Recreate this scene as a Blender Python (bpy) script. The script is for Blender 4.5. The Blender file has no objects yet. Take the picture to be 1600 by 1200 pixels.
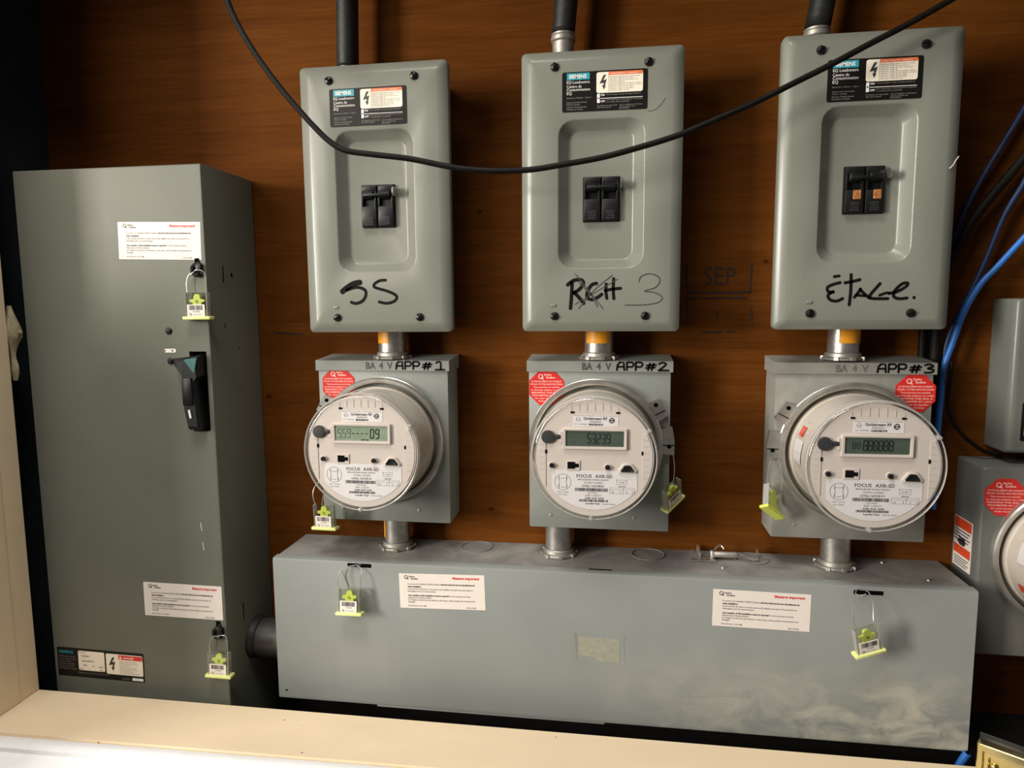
import bpy, bmesh, math, random
from mathutils import Vector, Matrix
random.seed(7)
scene = bpy.context.scene
COL = scene.collection
PI = math.pi

# ------------------------------------------------------------------ camera
CAMP = Vector((0.0216, -1.0555, 0.2104)); YAW, PIT, ROL, FPX = 0.148, -0.1118, 0.0084, 1075.3
R3 = Matrix.Rotation(YAW, 3, 'Z') @ Matrix.Rotation(PIT, 3, 'X') @ Matrix.Rotation(ROL, 3, 'Y')
cam = bpy.data.cameras.new('camera'); cam_o = bpy.data.objects.new('camera', cam); COL.objects.link(cam_o)
cam.sensor_width = 36.0; cam.lens = FPX / 1600 * 36.0; cam.clip_start = 0.01
r0, r1, r2 = R3.col[0], R3.col[1], R3.col[2]
M = Matrix.Identity(4)
for i in range(3):
    M[i][0] = r0[i]; M[i][1] = r2[i]; M[i][2] = -r1[i]; M[i][3] = CAMP[i]
cam_o.matrix_world = M
scene.camera = cam_o

# ------------------------------------------------------------------ world, lights, exposure
w = bpy.data.worlds.new('room_ambient'); scene.world = w; w.use_nodes = True
w.node_tree.nodes['Background'].inputs[0].default_value = (1.0, 0.95, 0.88, 1)
w.node_tree.nodes['Background'].inputs[1].default_value = 0.08

def area(name, loc, target, sx, sy, power, col):
    l = bpy.data.lights.new(name, 'AREA'); l.shape = 'RECTANGLE'; l.size = sx; l.size_y = sy; l.energy = power; l.color = col
    o = bpy.data.objects.new(name, l); COL.objects.link(o); o.location = loc
    o.rotation_euler = (Vector(target) - Vector(loc)).to_track_quat('-Z', 'Y').to_euler()
    return o
area('window_light', (-2.94, -2.40, 0.55), (-0.1, 0, 0.05), 0.62, 1.2, 135, (1.0, 0.95, 0.87))
area('soft_fill_light', (-1.35, -1.7, 1.0), (0, -0.1, -0.25), 1.0, 0.8, 18, (1.0, 0.93, 0.84))  # soft fill added at the left front, no ceiling fixture
area('overhead_lamp', (-0.42, -0.95, 1.75), (0.1, -0.3, -0.4), 0.7, 0.6, 27, (1.0, 0.96, 0.92))

scene.view_settings.view_transform = 'Standard'; scene.view_settings.look = 'None'
scene.view_settings.gamma = 1.0; scene.view_settings.use_curve_mapping = False
scene.view_settings.exposure = 0.0

# ------------------------------------------------------------------ helpers
def lin(c):
    return tuple((x / 12.92 if x <= 0.04045 else ((x + 0.055) / 1.055) ** 2.4) for x in c)
def hexc(h):
    return lin(tuple(int(h[i:i + 2], 16) / 255 for i in (0, 2, 4)))

class MB:
    def __init__(s): s.v = []; s.f = []
    def add(s, vs, fs):
        o = len(s.v); s.v += [tuple(p) for p in vs]; s.f += [tuple(i + o for i in f) for f in fs]; return s
    def box(s, x0, x1, y0, y1, z0, z1):
        vs = [(x, y, z) for x in (x0, x1) for y in (y0, y1) for z in (z0, z1)]
        return s.add(vs, [(0, 1, 3, 2), (4, 6, 7, 5), (0, 4, 5, 1), (2, 3, 7, 6), (0, 2, 6, 4), (1, 5, 7, 3)])
    def loops(s, L, cap0=True, cap1=True):
        n = len(L[0]); vs = [p for l in L for p in l]; fs = []
        for k in range(len(L) - 1):
            for i in range(n):
                j = (i + 1) % n
                fs.append((k * n + i, k * n + j, (k + 1) * n + j, (k + 1) * n + i))
        if cap0: fs.append(tuple(range(n - 1, -1, -1)))
        if cap1: fs.append(tuple(range((len(L) - 1) * n, len(L) * n)))
        return s.add(vs, fs)
    def rbox(s, cx, cz, w_, h, y0, y1, r=0.002, c=0.0006, n=3):
        """rounded plate, back at y0, front at y1 (towards the viewer, y1 < y0)"""
        return s.loops([rrect(cx, cz, w_, h, r, y0, n), rrect(cx, cz, w_, h, r, y1 + c, n), rrect(cx, cz, w_ - 2 * c, h - 2 * c, max(r - c, 1e-5), y1, n)])
    def bevbox(s, x0, x1, y0, y1, z0, z1, c):
        """box with all the edges chamfered; y1 is the front"""
        cx, cz, W, H = (x0 + x1) / 2, (z0 + z1) / 2, x1 - x0, z1 - z0
        e = 1e-5; m = c * 0.3
        return s.loops([rrect(cx, cz, W - 2 * c, H - 2 * c, e, y0, 1), rrect(cx, cz, W, H, c, y0 - c, 1), rrect(cx, cz, W, H, c, y1 + c, 1),
                        rrect(cx, cz, W - 2 * m, H - 2 * m, c * .8, y1 + m, 1), rrect(cx, cz, W - 2 * c, H - 2 * c, e, y1, 1)])
    def lathe(s, prof, cx=0, cz=0, n=64, axis='y', cy=0, cap0=True, cap1=True):
        L = []
        for r, t in prof:
            l = []
            for i in range(n):
                a = 2 * PI * i / n
                if axis == 'y': l.append((cx + r * math.cos(a), t, cz + r * math.sin(a)))
                elif axis == 'z': l.append((cx + r * math.cos(a), cy + r * math.sin(a), t))
                else: l.append((t, cy + r * math.cos(a), cz + r * math.sin(a)))
            L.append(l)
        return s.loops(L, cap0, cap1)
    def poly(s, pts, y0, y1):
        return s.loops([[(x, y0, z) for x, z in pts], [(x, y1, z) for x, z in pts]])
    def flat(s, pts, y):
        return s.add([(x, y, z) for x, z in pts], [tuple(range(len(pts)))])
    def rect(s, x0, x1, z0, z1, y):
        return s.flat([(x0, z0), (x1, z0), (x1, z1), (x0, z1)], y)
    def tube(s, path, r, n=10, smooth=True, ribs=None):
        P = spline(path) if smooth else [Vector(p) for p in path]
        L = []; up = None
        for i, p in enumerate(P):
            t = (P[min(i + 1, len(P) - 1)] - P[max(i - 1, 0)]).normalized()
            if up is None:
                up = Vector((0, 0, 1)) if abs(t.z) < 0.9 else Vector((1, 0, 0))
            u = (up - t * up.dot(t)).normalized(); up = u; b = t.cross(u)
            rr = r(i / (len(P) - 1)) if callable(r) else r
            if ribs: rr += ribs if i % 2 else 0
            L.append([p + (u * math.cos(a) + b * math.sin(a)) * rr for a in (2 * PI * k / n for k in range(n))])
        return s.loops(L)
    def stroke(s, pts, wd, y, smooth=True, taper=None):
        """flat marker stroke in the x-z plane"""
        P = spline([(x, 0, z) for x, z in pts], 8) if (smooth and len(pts) > 2) else [Vector((x, 0, z)) for x, z in pts]
        n = len(P); Lp, Rp = [], []
        for i, p in enumerate(P):
            t = (P[min(i + 1, n - 1)] - P[max(i - 1, 0)]).normalized(); nn = Vector((-t.z, 0, t.x))
            k = i / max(n - 1, 1); hw = wd / 2 * (taper(k) if taper else 1)
            if i == 0 or i == n - 1:
                e = -t if i == 0 else t
                Lp.append(p + nn * hw * .55 + e * hw * .6); Rp.append(p - nn * hw * .55 + e * hw * .6)
                q = (p + nn * hw, p - nn * hw)
                if i == 0: Lp.append(q[0]); Rp.append(q[1])
                else: Lp.insert(-1, q[0]); Rp.insert(-1, q[1])
            else:
                Lp.append(p + nn * hw); Rp.append(p - nn * hw)
        m = len(Lp); vs = [(p.x, y, p.z) for p in Lp + Rp]
        return s.add(vs, [(i, i + 1, m + i + 1, m + i) for i in range(m - 1)])
    def text(s, txt, x, z, size, y, align='L', bold=0.0, width=None, ang=0.0):
        vs, fs, wd = text_geo(txt, bold)
        k = size; kx = size if width is None else width / max(wd, 1e-6)
        off = {'L': 0, 'C': -wd / 2, 'R': -wd}[align]
        ca, sa = math.cos(ang), math.sin(ang)
        out = []
        for (a, b) in vs:
            X = (a + off) * kx; Z = b * k
            out.append((x + X * ca - Z * sa, y, z + X * sa + Z * ca))
        return s.add(out, fs)
    def ring2d(s, cx, cz, ro, ri, y, n=32):
        o = [(cx + ro * math.cos(2 * PI * i / n), y, cz + ro * math.sin(2 * PI * i / n)) for i in range(n)]
        q = [(cx + ri * math.cos(2 * PI * i / n), y, cz + ri * math.sin(2 * PI * i / n)) for i in range(n)]
        return s.add(o + q, [(i, (i + 1) % n, n + (i + 1) % n, n + i) for i in range(n)])
    def disc(s, cx, cz, r, y, n=20):
        return s.flat([(cx + r * math.cos(2 * PI * i / n), cz + r * math.sin(2 * PI * i / n)) for i in range(n)], y)
    def xf(s, Mx):
        s.v = [tuple(Mx @ Vector(p)) for p in s.v]; return s
    def build(s, name, m, parent=None, sharp=32):
        me = bpy.data.meshes.new(name); me.from_pydata(s.v, [], s.f)
        bm = bmesh.new(); bm.from_mesh(me)
        bmesh.ops.recalc_face_normals(bm, faces=bm.faces[:]); bm.to_mesh(me); bm.free()
        for p in me.polygons: p.use_smooth = True
        me.set_sharp_from_angle(angle=math.radians(sharp))
        me.materials.append(m); me.update()
        o = bpy.data.objects.new(name, me); COL.objects.link(o)
        if parent: o.parent = parent
        return o

def rrect(cx, cz, w_, h, r, y, n=4):
    pts = []
    for qx, qz, a0 in ((1, 1, 0), (-1, 1, 90), (-1, -1, 180), (1, -1, 270)):
        for i in range(n + 1):
            a = math.radians(a0 + 90 * i / n)
            pts.append((cx + qx * (w_ / 2 - r) + r * math.cos(a), y, cz + qz * (h / 2 - r) + r * math.sin(a)))
    return pts

def spline(path, k=6):
    P = [Vector(p) for p in path]
    if len(P) < 3: return P
    out = []
    for i in range(len(P) - 1):
        a, b, c, d = P[max(i - 1, 0)], P[i], P[i + 1], P[min(i + 2, len(P) - 1)]
        for j in range(k):
            t = j / k
            out.append(0.5 * ((2 * b) + (c - a) * t + (2 * a - 5 * b + 4 * c - d) * t * t + (3 * b - a - 3 * c + d) * t ** 3))
    out.append(P[-1]); return out

_tc = {}
def text_geo(txt, bold=0.0):
    key = (txt, bold)
    if key not in _tc:
        cu = bpy.data.curves.new('lettering', 'FONT'); cu.body = txt; cu.size = 1.0; cu.resolution_u = 2; cu.offset = bold
        o = bpy.data.objects.new('lettering', cu)
        me = o.to_mesh()
        vs = [(v.co.x, v.co.y) for v in me.vertices]; fs = [tuple(p.vertices) for p in me.polygons]
        o.to_mesh_clear(); bpy.data.objects.remove(o); bpy.data.curves.remove(cu)
        x0 = min([v[0] for v in vs] or [0]); wd = max([v[0] for v in vs] or [0]) - x0
        _tc[key] = ([(a - x0, b) for a, b in vs], fs, wd)
    return _tc[key]

def tag(o, label, cat, group=None):
    o['label'] = label; o['category'] = cat
    if group: o['group'] = group
    return o
def thing(name, loc, label, cat, group=None, rot=(0, 0, 0)):
    o = bpy.data.objects.new(name, None); COL.objects.link(o); o.location = loc; o.rotation_euler = rot
    o.empty_display_size = 0.02
    return tag(o, label, cat, group)
def struct(o): o['kind'] = 'structure'; return o
def inv(root):
    return (Matrix.Translation(root.location) @ root.rotation_euler.to_matrix().to_4x4()).inverted()

# ------------------------------------------------------------------ materials
class NT:
    def __init__(s, name):
        s.m = bpy.data.materials.new(name); s.m.use_nodes = True; s.t = s.m.node_tree; s.n = s.t.nodes
        s.b = s.n['Principled BSDF']
    def new(s, typ, **kw):
        nd = s.n.new(typ)
        for k, v in kw.items(): setattr(nd, k, v)
        return nd
    def link(s, a, b): s.t.links.new(a, b)
    def coord(s, scale=(1, 1, 1), kind='Object'):
        tc = s.new('ShaderNodeTexCoord'); mp = s.new('ShaderNodeMapping'); mp.inputs['Scale'].default_value = scale
        s.link(tc.outputs[kind], mp.inputs['Vector']); return mp.outputs['Vector']
    def noise(s, vec, scale, detail=4, rough=0.55, dist=0):
        nd = s.new('ShaderNodeTexNoise'); nd.inputs['Scale'].default_value = scale; nd.inputs['Detail'].default_value = detail
        nd.inputs['Roughness'].default_value = rough; nd.inputs['Distortion'].default_value = dist
        s.link(vec, nd.inputs['Vector']); return nd.outputs['Fac']
    def ramp(s, fac, stops):
        nd = s.new('ShaderNodeValToRGB'); e = nd.color_ramp.elements
        while len(e) < len(stops): e.new(0.5)
        for i, (p, c) in enumerate(stops):
            e[i].position = p; e[i].color = (*c, 1) if len(c) == 3 else c
        s.link(fac, nd.inputs['Fac']); return nd.outputs['Color']
    def mix(s, fac, a, b, mode='MIX'):
        nd = s.new('ShaderNodeMix', data_type='RGBA', blend_type=mode)
        for v, idx in ((fac, 0), (a, 6), (b, 7)):
            if isinstance(v, (int, float)): nd.inputs[idx].default_value = v
            elif isinstance(v, tuple): nd.inputs[idx].default_value = (*v, 1)
            else: s.link(v, nd.inputs[idx])
        return nd.outputs[2]
    def math(s, op, a, b=0.0):
        nd = s.new('ShaderNodeMath', operation=op)
        for i, v in enumerate((a, b)):
            if isinstance(v, (int, float)): nd.inputs[i].default_value = v
            else: s.link(v, nd.inputs[i])
        return nd.outputs[0]
    def bump(s, h, strength=0.2, dist=0.001):
        nd = s.new('ShaderNodeBump'); nd.inputs['Strength'].default_value = strength; nd.inputs['Distance'].default_value = dist
        s.link(h, nd.inputs['Height']); s.link(nd.outputs['Normal'], s.b.inputs['Normal'])
    def set(s, col=None, rough=None, metal=None, spec=None):
        for v, k in ((col, 'Base Color'), (rough, 'Roughness'), (metal, 'Metallic'), (spec, 'Specular IOR Level')):
            if v is None: continue
            if isinstance(v, tuple): s.b.inputs[k].default_value = (*v, 1)
            elif isinstance(v, (int, float)): s.b.inputs[k].default_value = v
            else: s.link(v, s.b.inputs[k])
        return s.m

def simple(name, col, rough=0.5, metal=0.0, var=0.12, scale=60, bump=0.0, spec=0.5):
    t = NT(name); v = t.coord(); n = t.noise(v, scale)
    c2 = tuple(max(0, x * (1 - var)) for x in col); c3 = tuple(min(1, x * (1 + var)) for x in col)
    m = t.set(t.ramp(n, [(0.3, c2), (0.7, c3)]), rough, metal, spec)
    if bump: t.bump(n, bump)
    return m

def paint_grey(name, col, rough=0.42, dust=0.0, dustcol=(.42, .4, .36), spec=0.35):
    t = NT(name); v = t.coord(); n = t.noise(v, 9, 5); n2 = t.noise(v, 900, 2)
    base = t.ramp(n, [(0.3, tuple(x * .93 for x in col)), (0.72, tuple(x * 1.05 for x in col))])
    chips = t.ramp(t.noise(v, 70, 3, .6), [(0.765, (0, 0, 0)), (0.79, (1, 1, 1))])
    base = t.mix(t.math('MULTIPLY', chips, 0.35), base, (.55, .54, .5))
    if dust:
        d = t.ramp(t.noise(t.coord((1, 1, 1)), 14, 8, .62, .6), [(0.42, (0, 0, 0)), (0.68, (1, 1, 1))])
        base = t.mix(t.math('MULTIPLY', d, dust), base, dustcol)
    m = t.set(base, rough, 0, spec); t.bump(n2, 0.12, 0.0006); return m

GREY = (.206, .211, .175)
M_ = {}
M_['grey'] = paint_grey('grey_enamel', GREY, 0.24, spec=.34)
M_['grey_disc'] = paint_grey('grey_green_enamel', (.150, .154, .122), 0.42, spec=.13)
M_['grey_sock'] = paint_grey('socket_grey_enamel', (.225, .24, .215), 0.45, 0.25)
M_['grey_shade'] = paint_grey('shaded_grey_enamel', (.118, .118, .105), 0.4, 0.2, (.2, .19, .17))  # right-bay socket: the shadow over it is put into the colour
M_['grey_half_shade'] = paint_grey('half_shaded_grey_enamel', (.15, .155, .135), 0.3)  # right-bay panel: base colour darkened to carry the shadow there
M_['grey_dirty'] = paint_grey('dirty_grey_enamel', (.22, .215, .19), 0.55, 0.5, (.36, .34, .3))

def trough_cover_mat():
    t = NT('trough_cover_enamel'); v = t.coord(); n = t.noise(v, 6, 5)
    base = t.ramp(n, [(0.3, (.235, .25, .235)), (0.7, (.285, .295, .275))])
    scr = t.ramp(t.noise(t.coord((30, 1, 120)), 1.2, 3, .7), [(0.70, (0, 0, 0)), (0.78, (1, 1, 1))])
    base = t.mix(t.math('MULTIPLY', scr, 0.18), base, (.5, .48, .44))
    # dusty smears towards the lower right of the cover
    tc = t.new('ShaderNodeTexCoord'); sp = t.new('ShaderNodeSeparateXYZ'); t.link(tc.outputs['Object'], sp.inputs[0])
    mx = t.new('ShaderNodeMapRange'); mx.inputs[1].default_value = 0.0; mx.inputs[2].default_value = 0.40; t.link(sp.outputs[0], mx.inputs[0])
    mz = t.new('ShaderNodeMapRange'); mz.inputs[1].default_value = 0.12; mz.inputs[2].default_value = 0.0; t.link(sp.outputs[2], mz.inputs[0])
    d = t.ramp(t.noise(t.coord((1, 1, 1.6)), 16, 8, .6, .8), [(0.42, (0, 0, 0)), (0.66, (1, 1, 1))])
    msk = t.math('MULTIPLY', t.math('MULTIPLY', mx.outputs[0], mz.outputs[0]), d)
    base = t.mix(t.math('MULTIPLY', msk, 1.0), base, (.66, .62, .49))
    m = t.set(base, 0.46, 0, .3); t.bump(t.noise(v, 700, 2), 0.1, 0.0006); return m
M_['trough_cover'] = trough_cover_mat()
M_['trough_body'] = paint_grey('dusty_trough_enamel', (.165, .16, .148), 0.7, 0.7, (.33, .305, .27))

def plywood():
    t = NT('varnished_plywood'); v = t.coord((0.55, 1, 7)); v0 = t.coord((1, 1, 1))
    n = t.noise(v, 5, 8, .62, 1.2); n2 = t.noise(t.coord((1.5, 1, 40)), 8, 5, .6, .3); n3 = t.noise(v0, 2.2, 3)
    c = t.ramp(n, [(0.25, (.070, .021, .0035)), (0.5, (.125, .040, .0065)), (0.78, (.175, .062, .011))])
    c = t.mix(0.35, c, t.ramp(n2, [(0.3, (.07, .019, .003)), (0.7, (.175, .058, .010))]))
    c = t.mix(0.5, c, t.ramp(n3, [(0.3, (.45, .36, .3)), (0.7, (1.1, 1.1, 1.1))]), 'MULTIPLY')
    vo = t.new('ShaderNodeTexVoronoi'); vo.inputs['Scale'].default_value = 9; t.link(t.coord((1, 1, 1.6)), vo.inputs['Vector'])
    k = t.ramp(vo.outputs['Distance'], [(0.03, (1, 1, 1)), (0.065, (0, 0, 0))])
    c = t.mix(t.math('MULTIPLY', k, 0.75), c, (.02, .006, .002))
    m = t.set(c, 0.62, 0, 0.03); t.bump(n2, 0.15, 0.0008); return m
M_['ply'] = plywood()

def cream_wood(name, col):
    t = NT(name); v = t.coord(); n = t.noise(t.coord((1, 3, 1)), 7, 5)
    c = t.ramp(n, [(0.3, tuple(x * .93 for x in col)), (0.7, col)])
    vo = t.new('ShaderNodeTexVoronoi'); vo.inputs['Scale'].default_value = 34; t.link(v, vo.inputs['Vector'])
    k = t.ramp(vo.outputs['Distance'], [(0.035, (1, 1, 1)), (0.06, (0, 0, 0))])
    gate = t.ramp(t.noise(v, 12, 2), [(0.5, (0, 0, 0)), (0.56, (1, 1, 1))])
    c = t.mix(t.math('MULTIPLY', t.math('MULTIPLY', k, gate), 0.8), c, (.09, .05, .03))
    m = t.set(c, 0.5); t.bump(t.noise(v, 160, 3), 0.1); return m
M_['cream'] = cream_wood('cream_paint', (.82, .66, .45))
M_['white'] = simple('white_paint', (.82, .82, .82), 0.4, var=.03)
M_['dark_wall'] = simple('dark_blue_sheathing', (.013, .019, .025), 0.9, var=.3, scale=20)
M_['cavity_shade'] = simple('cavity_shade_dark', (.012, .010, .009), 0.9, var=.3)  # near-black, the shade of the cavity is painted into it
M_['room'] = simple('room_wall_paint', (.6, .56, .5), 0.7, var=.05)
M_['black'] = simple('black_plastic', (.008, .008, .008), 0.4, var=.2, spec=.25)
M_['dark_steel'] = simple('darkened_steel', (.07, .065, .058), 0.45, .4, var=.2)
M_['black_matte'] = simple('black_rubber', (.014, .014, .013), 0.6, var=.3, bump=.3)
M_['cable'] = simple('black_cable_jacket', (.006, .005, .004), 0.55, var=.3, spec=.12)
M_['hose'] = simple('black_flexible_conduit', (.012, .013, .011), 0.5, var=.4, scale=120, bump=.4)
M_['screw'] = simple('black_oxide_steel', (.02, .02, .02), 0.3, .6)
M_['slot'] = simple('dark_opening', (.003, .003, .003), 0.9, var=.1, spec=.03)
M_['steel'] = simple('galvanised_steel', (.52, .5, .46), 0.36, .9, var=.25, scale=80, bump=.15)
M_['steel_dull'] = simple('dull_zinc', (.42, .4, .36), 0.5, .75, var=.25, scale=60, bump=.2)
M_['ring'] = simple('sealing_ring_steel', (.5, .48, .44), 0.32, .85, var=.15)
M_['wire'] = simple('seal_wire', (.55, .53, .5), 0.35, .7)
M_['tape'] = simple('orange_tape', hexc('e89a1e'), 0.45, var=.1)
M_['marker'] = simple('black_marker_ink', (.008, .007, .006), 0.6, var=.3, spec=.08)
M_['marker_thin'] = simple('faint_pen_ink', (.05, .05, .045), 0.5, var=.4, scale=300)
M_['stencil'] = simple('stencil_ink', (.05, .05, .045), 0.6, var=.4, scale=200)
M_['stencil_faint'] = simple('worn_stencil_ink', (.11, .11, .10), 0.6, var=.4, scale=200)
M_['stamp'] = simple('faded_stamp_ink', (.016, .005, .002), 0.7, var=.6, scale=90)
M_['paper'] = simple('sticker_paper', hexc('e2d9cf'), 0.6, var=.02, spec=.2)
M_['ink'] = simple('black_print', (.03, .03, .03), 0.5)
M_['ink_grey'] = simple('fine_grey_print', (.16, .155, .15), 0.5)
M_['red_ink'] = simple('red_print', hexc('d8322c'), 0.5)
M_['red'] = simple('red_sticker', hexc('cb2d27'), 0.45, var=.06, spec=.3)
M_['pink_ink'] = simple('white_print_on_red', hexc('f6c9c0'), 0.5)
M_['lab_black'] = simple('black_label', (.009, .008, .007), 0.35, spec=.2)
M_['teal'] = simple('teal_print', hexc('2c94a2'), 0.4)
M_['teal_plastic'] = simple('teal_plastic', hexc('0d5a55'), 0.4)
M_['white_ink'] = simple('white_print', hexc('e6e2da'), 0.5)
M_['grey_ink'] = simple('dim_print', hexc('8a857c'), 0.5)
M_['dark_ink'] = simple('embossed_grey_print', (.07, .07, .07), 0.5)
M_['label_cream'] = simple('label_cream', hexc('f1e6d2'), 0.45, var=.03)
M_['orange'] = simple('orange_print', hexc('ea7440'), 0.45)
M_['orange_red'] = simple('orange_red_print', hexc('d64a28'), 0.45)
M_['copper'] = simple('copper_window', hexc('d08a52'), 0.3, .5, var=.5, scale=300)
M_['meter_cream'] = simple('meter_cream_plastic', hexc('cdc3bb'), 0.42, var=.02, spec=.3)
M_['groove'] = simple('moulded_groove', hexc('a59d92'), 0.5)
M_['meter_base'] = simple('meter_base_plastic', hexc('c9c0b4'), 0.4, var=.05)
M_['meter_label'] = simple('meter_label_paper', hexc('dfdbdb'), 0.4, var=.02)
M_['hub'] = simple('charcoal_plastic', (.035, .035, .036), 0.45)
M_['lcd_glare'] = simple('lcd_glass_painted_glare', hexc('8a9a84'), 0.2)  # paler tone paints in the reflection on the first meter's display
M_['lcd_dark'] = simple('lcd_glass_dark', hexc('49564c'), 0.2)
M_['lcd_ink'] = simple('lcd_segment', (.012, .016, .014), 0.3)
M_['lcd_faint'] = simple('lcd_segment_faint', (.09, .105, .09), 0.3)
M_['brass'] = simple('polished_brass', (.72, .6, .28), 0.22, 1.0, var=.12, scale=40)
M_['lime'] = simple('lime_plastic', hexc('cdd95e'), 0.4, var=.05)
M_['lime_pale'] = simple('pale_lime_plastic', hexc('dfe592'), 0.4, var=.05)
M_['blue'] = simple('blue_cable_jacket', hexc('2f6fc0'), 0.4, var=.1)
M_['blue_dark'] = simple('dark_blue_cable_jacket', hexc('1c3158'), 0.5, var=.2)
M_['brown_cable'] = simple('dark_brown_cable_jacket', (.010, .007, .005), 0.6, var=.2, spec=.15)
M_['foam'] = simple('yellow_foam', (.30, .25, .15), 0.85, var=.3, scale=120, bump=.8)
M_['residue'] = simple('yellowed_glue', (.305, .30, .235), 0.5, var=.12, scale=140)

def clear(name, tint, refl=1.0, rough=0.04):
    t = NT(name); t.n.remove(t.b)
    tr = t.new('ShaderNodeBsdfTransparent'); tr.inputs[0].default_value = (*tint, 1)
    gl = t.new('ShaderNodeBsdfGlossy'); gl.inputs['Roughness'].default_value = rough; gl.inputs[0].default_value = (1, 1, 1, 1)
    fr = t.new('ShaderNodeLayerWeight'); fr.inputs['Blend'].default_value = 0.5
    sch = t.math('ADD', t.math('MULTIPLY', t.math('POWER', fr.outputs['Facing'], 5.0), 0.9), 0.05)
    mx = t.new('ShaderNodeMixShader'); f = t.math('MULTIPLY', sch, refl)
    t.link(f, mx.inputs[0]); t.link(tr.outputs[0], mx.inputs[1]); t.link(gl.outputs[0], mx.inputs[2])
    t.link(mx.outputs[0], t.n['Material Output'].inputs[0]); return t.m
M_['clear'] = clear('clear_polycarbonate', (.97, .965, .955))
M_['clear_seal'] = clear('clear_seal_plastic', (.9, .91, .86), 1.6, .08)
m_ = NT('frosted_rim'); m_.set((.8, .79, .76), 0.12); m_.b.inputs['Transmission Weight'].default_value = 0.7; M_['rim'] = m_.m

# ------------------------------------------------------------------ setting
OX = -0.857; YO, YF = -0.165, -0.268; SZ = -0.374; HEAD = 0.72; RX = 1.25
wb = struct(MB().box(-1.0, RX, 0, .018, -.395, 1.3).build('wall_back', M_['ply']))
sp = MB()
sp.text('SEP', .1512, .2405, .036, -.0004, width=.046)
for a in ([(.1263, .2713), (.1281, .2290)], [(.2189, .2697), (.2175, .2290)], [(.128, .2285), (.2175, .2283)], [(.1285, .2205), (.2135, .2205)],
          [(.1283, .2215), (.1290, .1819)], [(.2200, .205), (.2215, .1815)], [(.1487, .1705), (.178, .1708)], [(.1865, .1712), (.1973, .1712)], [(.172, .202), (.1715, .188)], [(.188, .201), (.187, .194)],
          [(.086, .222), (.0862, .183)], [(.0865, .223), (.104, .2225)], [(-.525, .172), (-.478, .169)], [(-.232, .2), (-.205, .199)]):
    sp.stroke(a, .0026, -.0004, False)
sp.build('printed_stamp', M_['stamp'], wb)['label'] = 'faded dark stamp print reading SEP on the plywood'
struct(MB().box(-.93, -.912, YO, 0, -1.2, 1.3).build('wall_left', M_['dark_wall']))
struct(MB().box(-1.0, RX, .003, .018, -1.2, -.396).build('shade_board_back', M_['cavity_shade']))  # dark sheet standing in for the shade in the gap below the trough
struct(MB().box(-.912, RX, -.16, 0, -.66, -.64).build('floor', M_['cavity_shade']))
wf = MB()
wf.box(-2.3, OX - .02, YF + .005, YO, -1.2, 1.6); wf.box(OX - .02, RX, YF + .005, YO, -1.2, SZ - .02); wf.box(OX - .02, RX, YF + .005, YO, HEAD + .02, 1.6)
struct(wf.build('wall_front', M_['room']))
struct(MB().bevbox(-1.14, -1.0, YF, -.585, -1.2, .265, .004).build('wall_added_for_shade', M_['room']))  # unseen low wall added to shade the lower disconnect and the sill
struct(MB().bevbox(OX - .02, OX, YO, YF, SZ, HEAD, .0012).build('trim_1', M_['cream']))
j2 = struct(MB().bevbox(OX - .019, OX + .0015, -.200, YF - .002, SZ + .0002, HEAD, .0012).build('trim_5', M_['cream']))
si = MB(); fa, fb = -.2712, -.2350     # the sill's front edge runs slightly askew
si.add([(OX - .02, YO, SZ - .02), (RX, YO, SZ - .02), (RX, fb, SZ - .02), (OX - .02, fa, SZ - .02), (OX - .02, YO, SZ - .001), (RX, YO, SZ - .001), (RX, fb, SZ), (OX - .02, fa, SZ), (OX - .02, YO - .001, SZ), (RX, YO - .001, SZ)],
       [(0, 1, 2, 3), (0, 4, 5, 1), (4, 8, 9, 5), (8, 7, 6, 9), (7, 3, 2, 6), (0, 3, 7, 8, 4), (1, 5, 9, 6, 2)])
struct(si.build('trim_2', M_['cream']))
pr = [(-.2452, -.379), (-.2475, -.3765), (-.252, -.3755), (-.262, -.3757), (-.2675, -.379), (-.268, -.385), (-.272, -.388), (-.283, -.391), (-.293, -.397), (-.299, -.406), (-.300, -.417), (-.305, -.42), (-.305, -.47), (-.2452, -.47)]
dl = -.2712 - .0032 + .2452; dr = -.2350 + .2452
struct(MB().loops([[(-1.0, y + dl, z) for y, z in pr], [(RX, y + dr, z) for y, z in pr]]).build('trim_3', M_['white']))
struct(MB().bevbox(-.96, OX - .006, YF + .0045, -.277, SZ - .001, HEAD + .1, .003).build('trim_4', M_['white']))

# ------------------------------------------------------------------ shared printed pieces
def q_logo(mb, x, z, s, y):
    mb.ring2d(x, z, s, s * .68, y, 24); mb.stroke([(x + s * .25, z - s * .35), (x + s * 1.1, z - s * 1.1)], s * .42, y, False)

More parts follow.
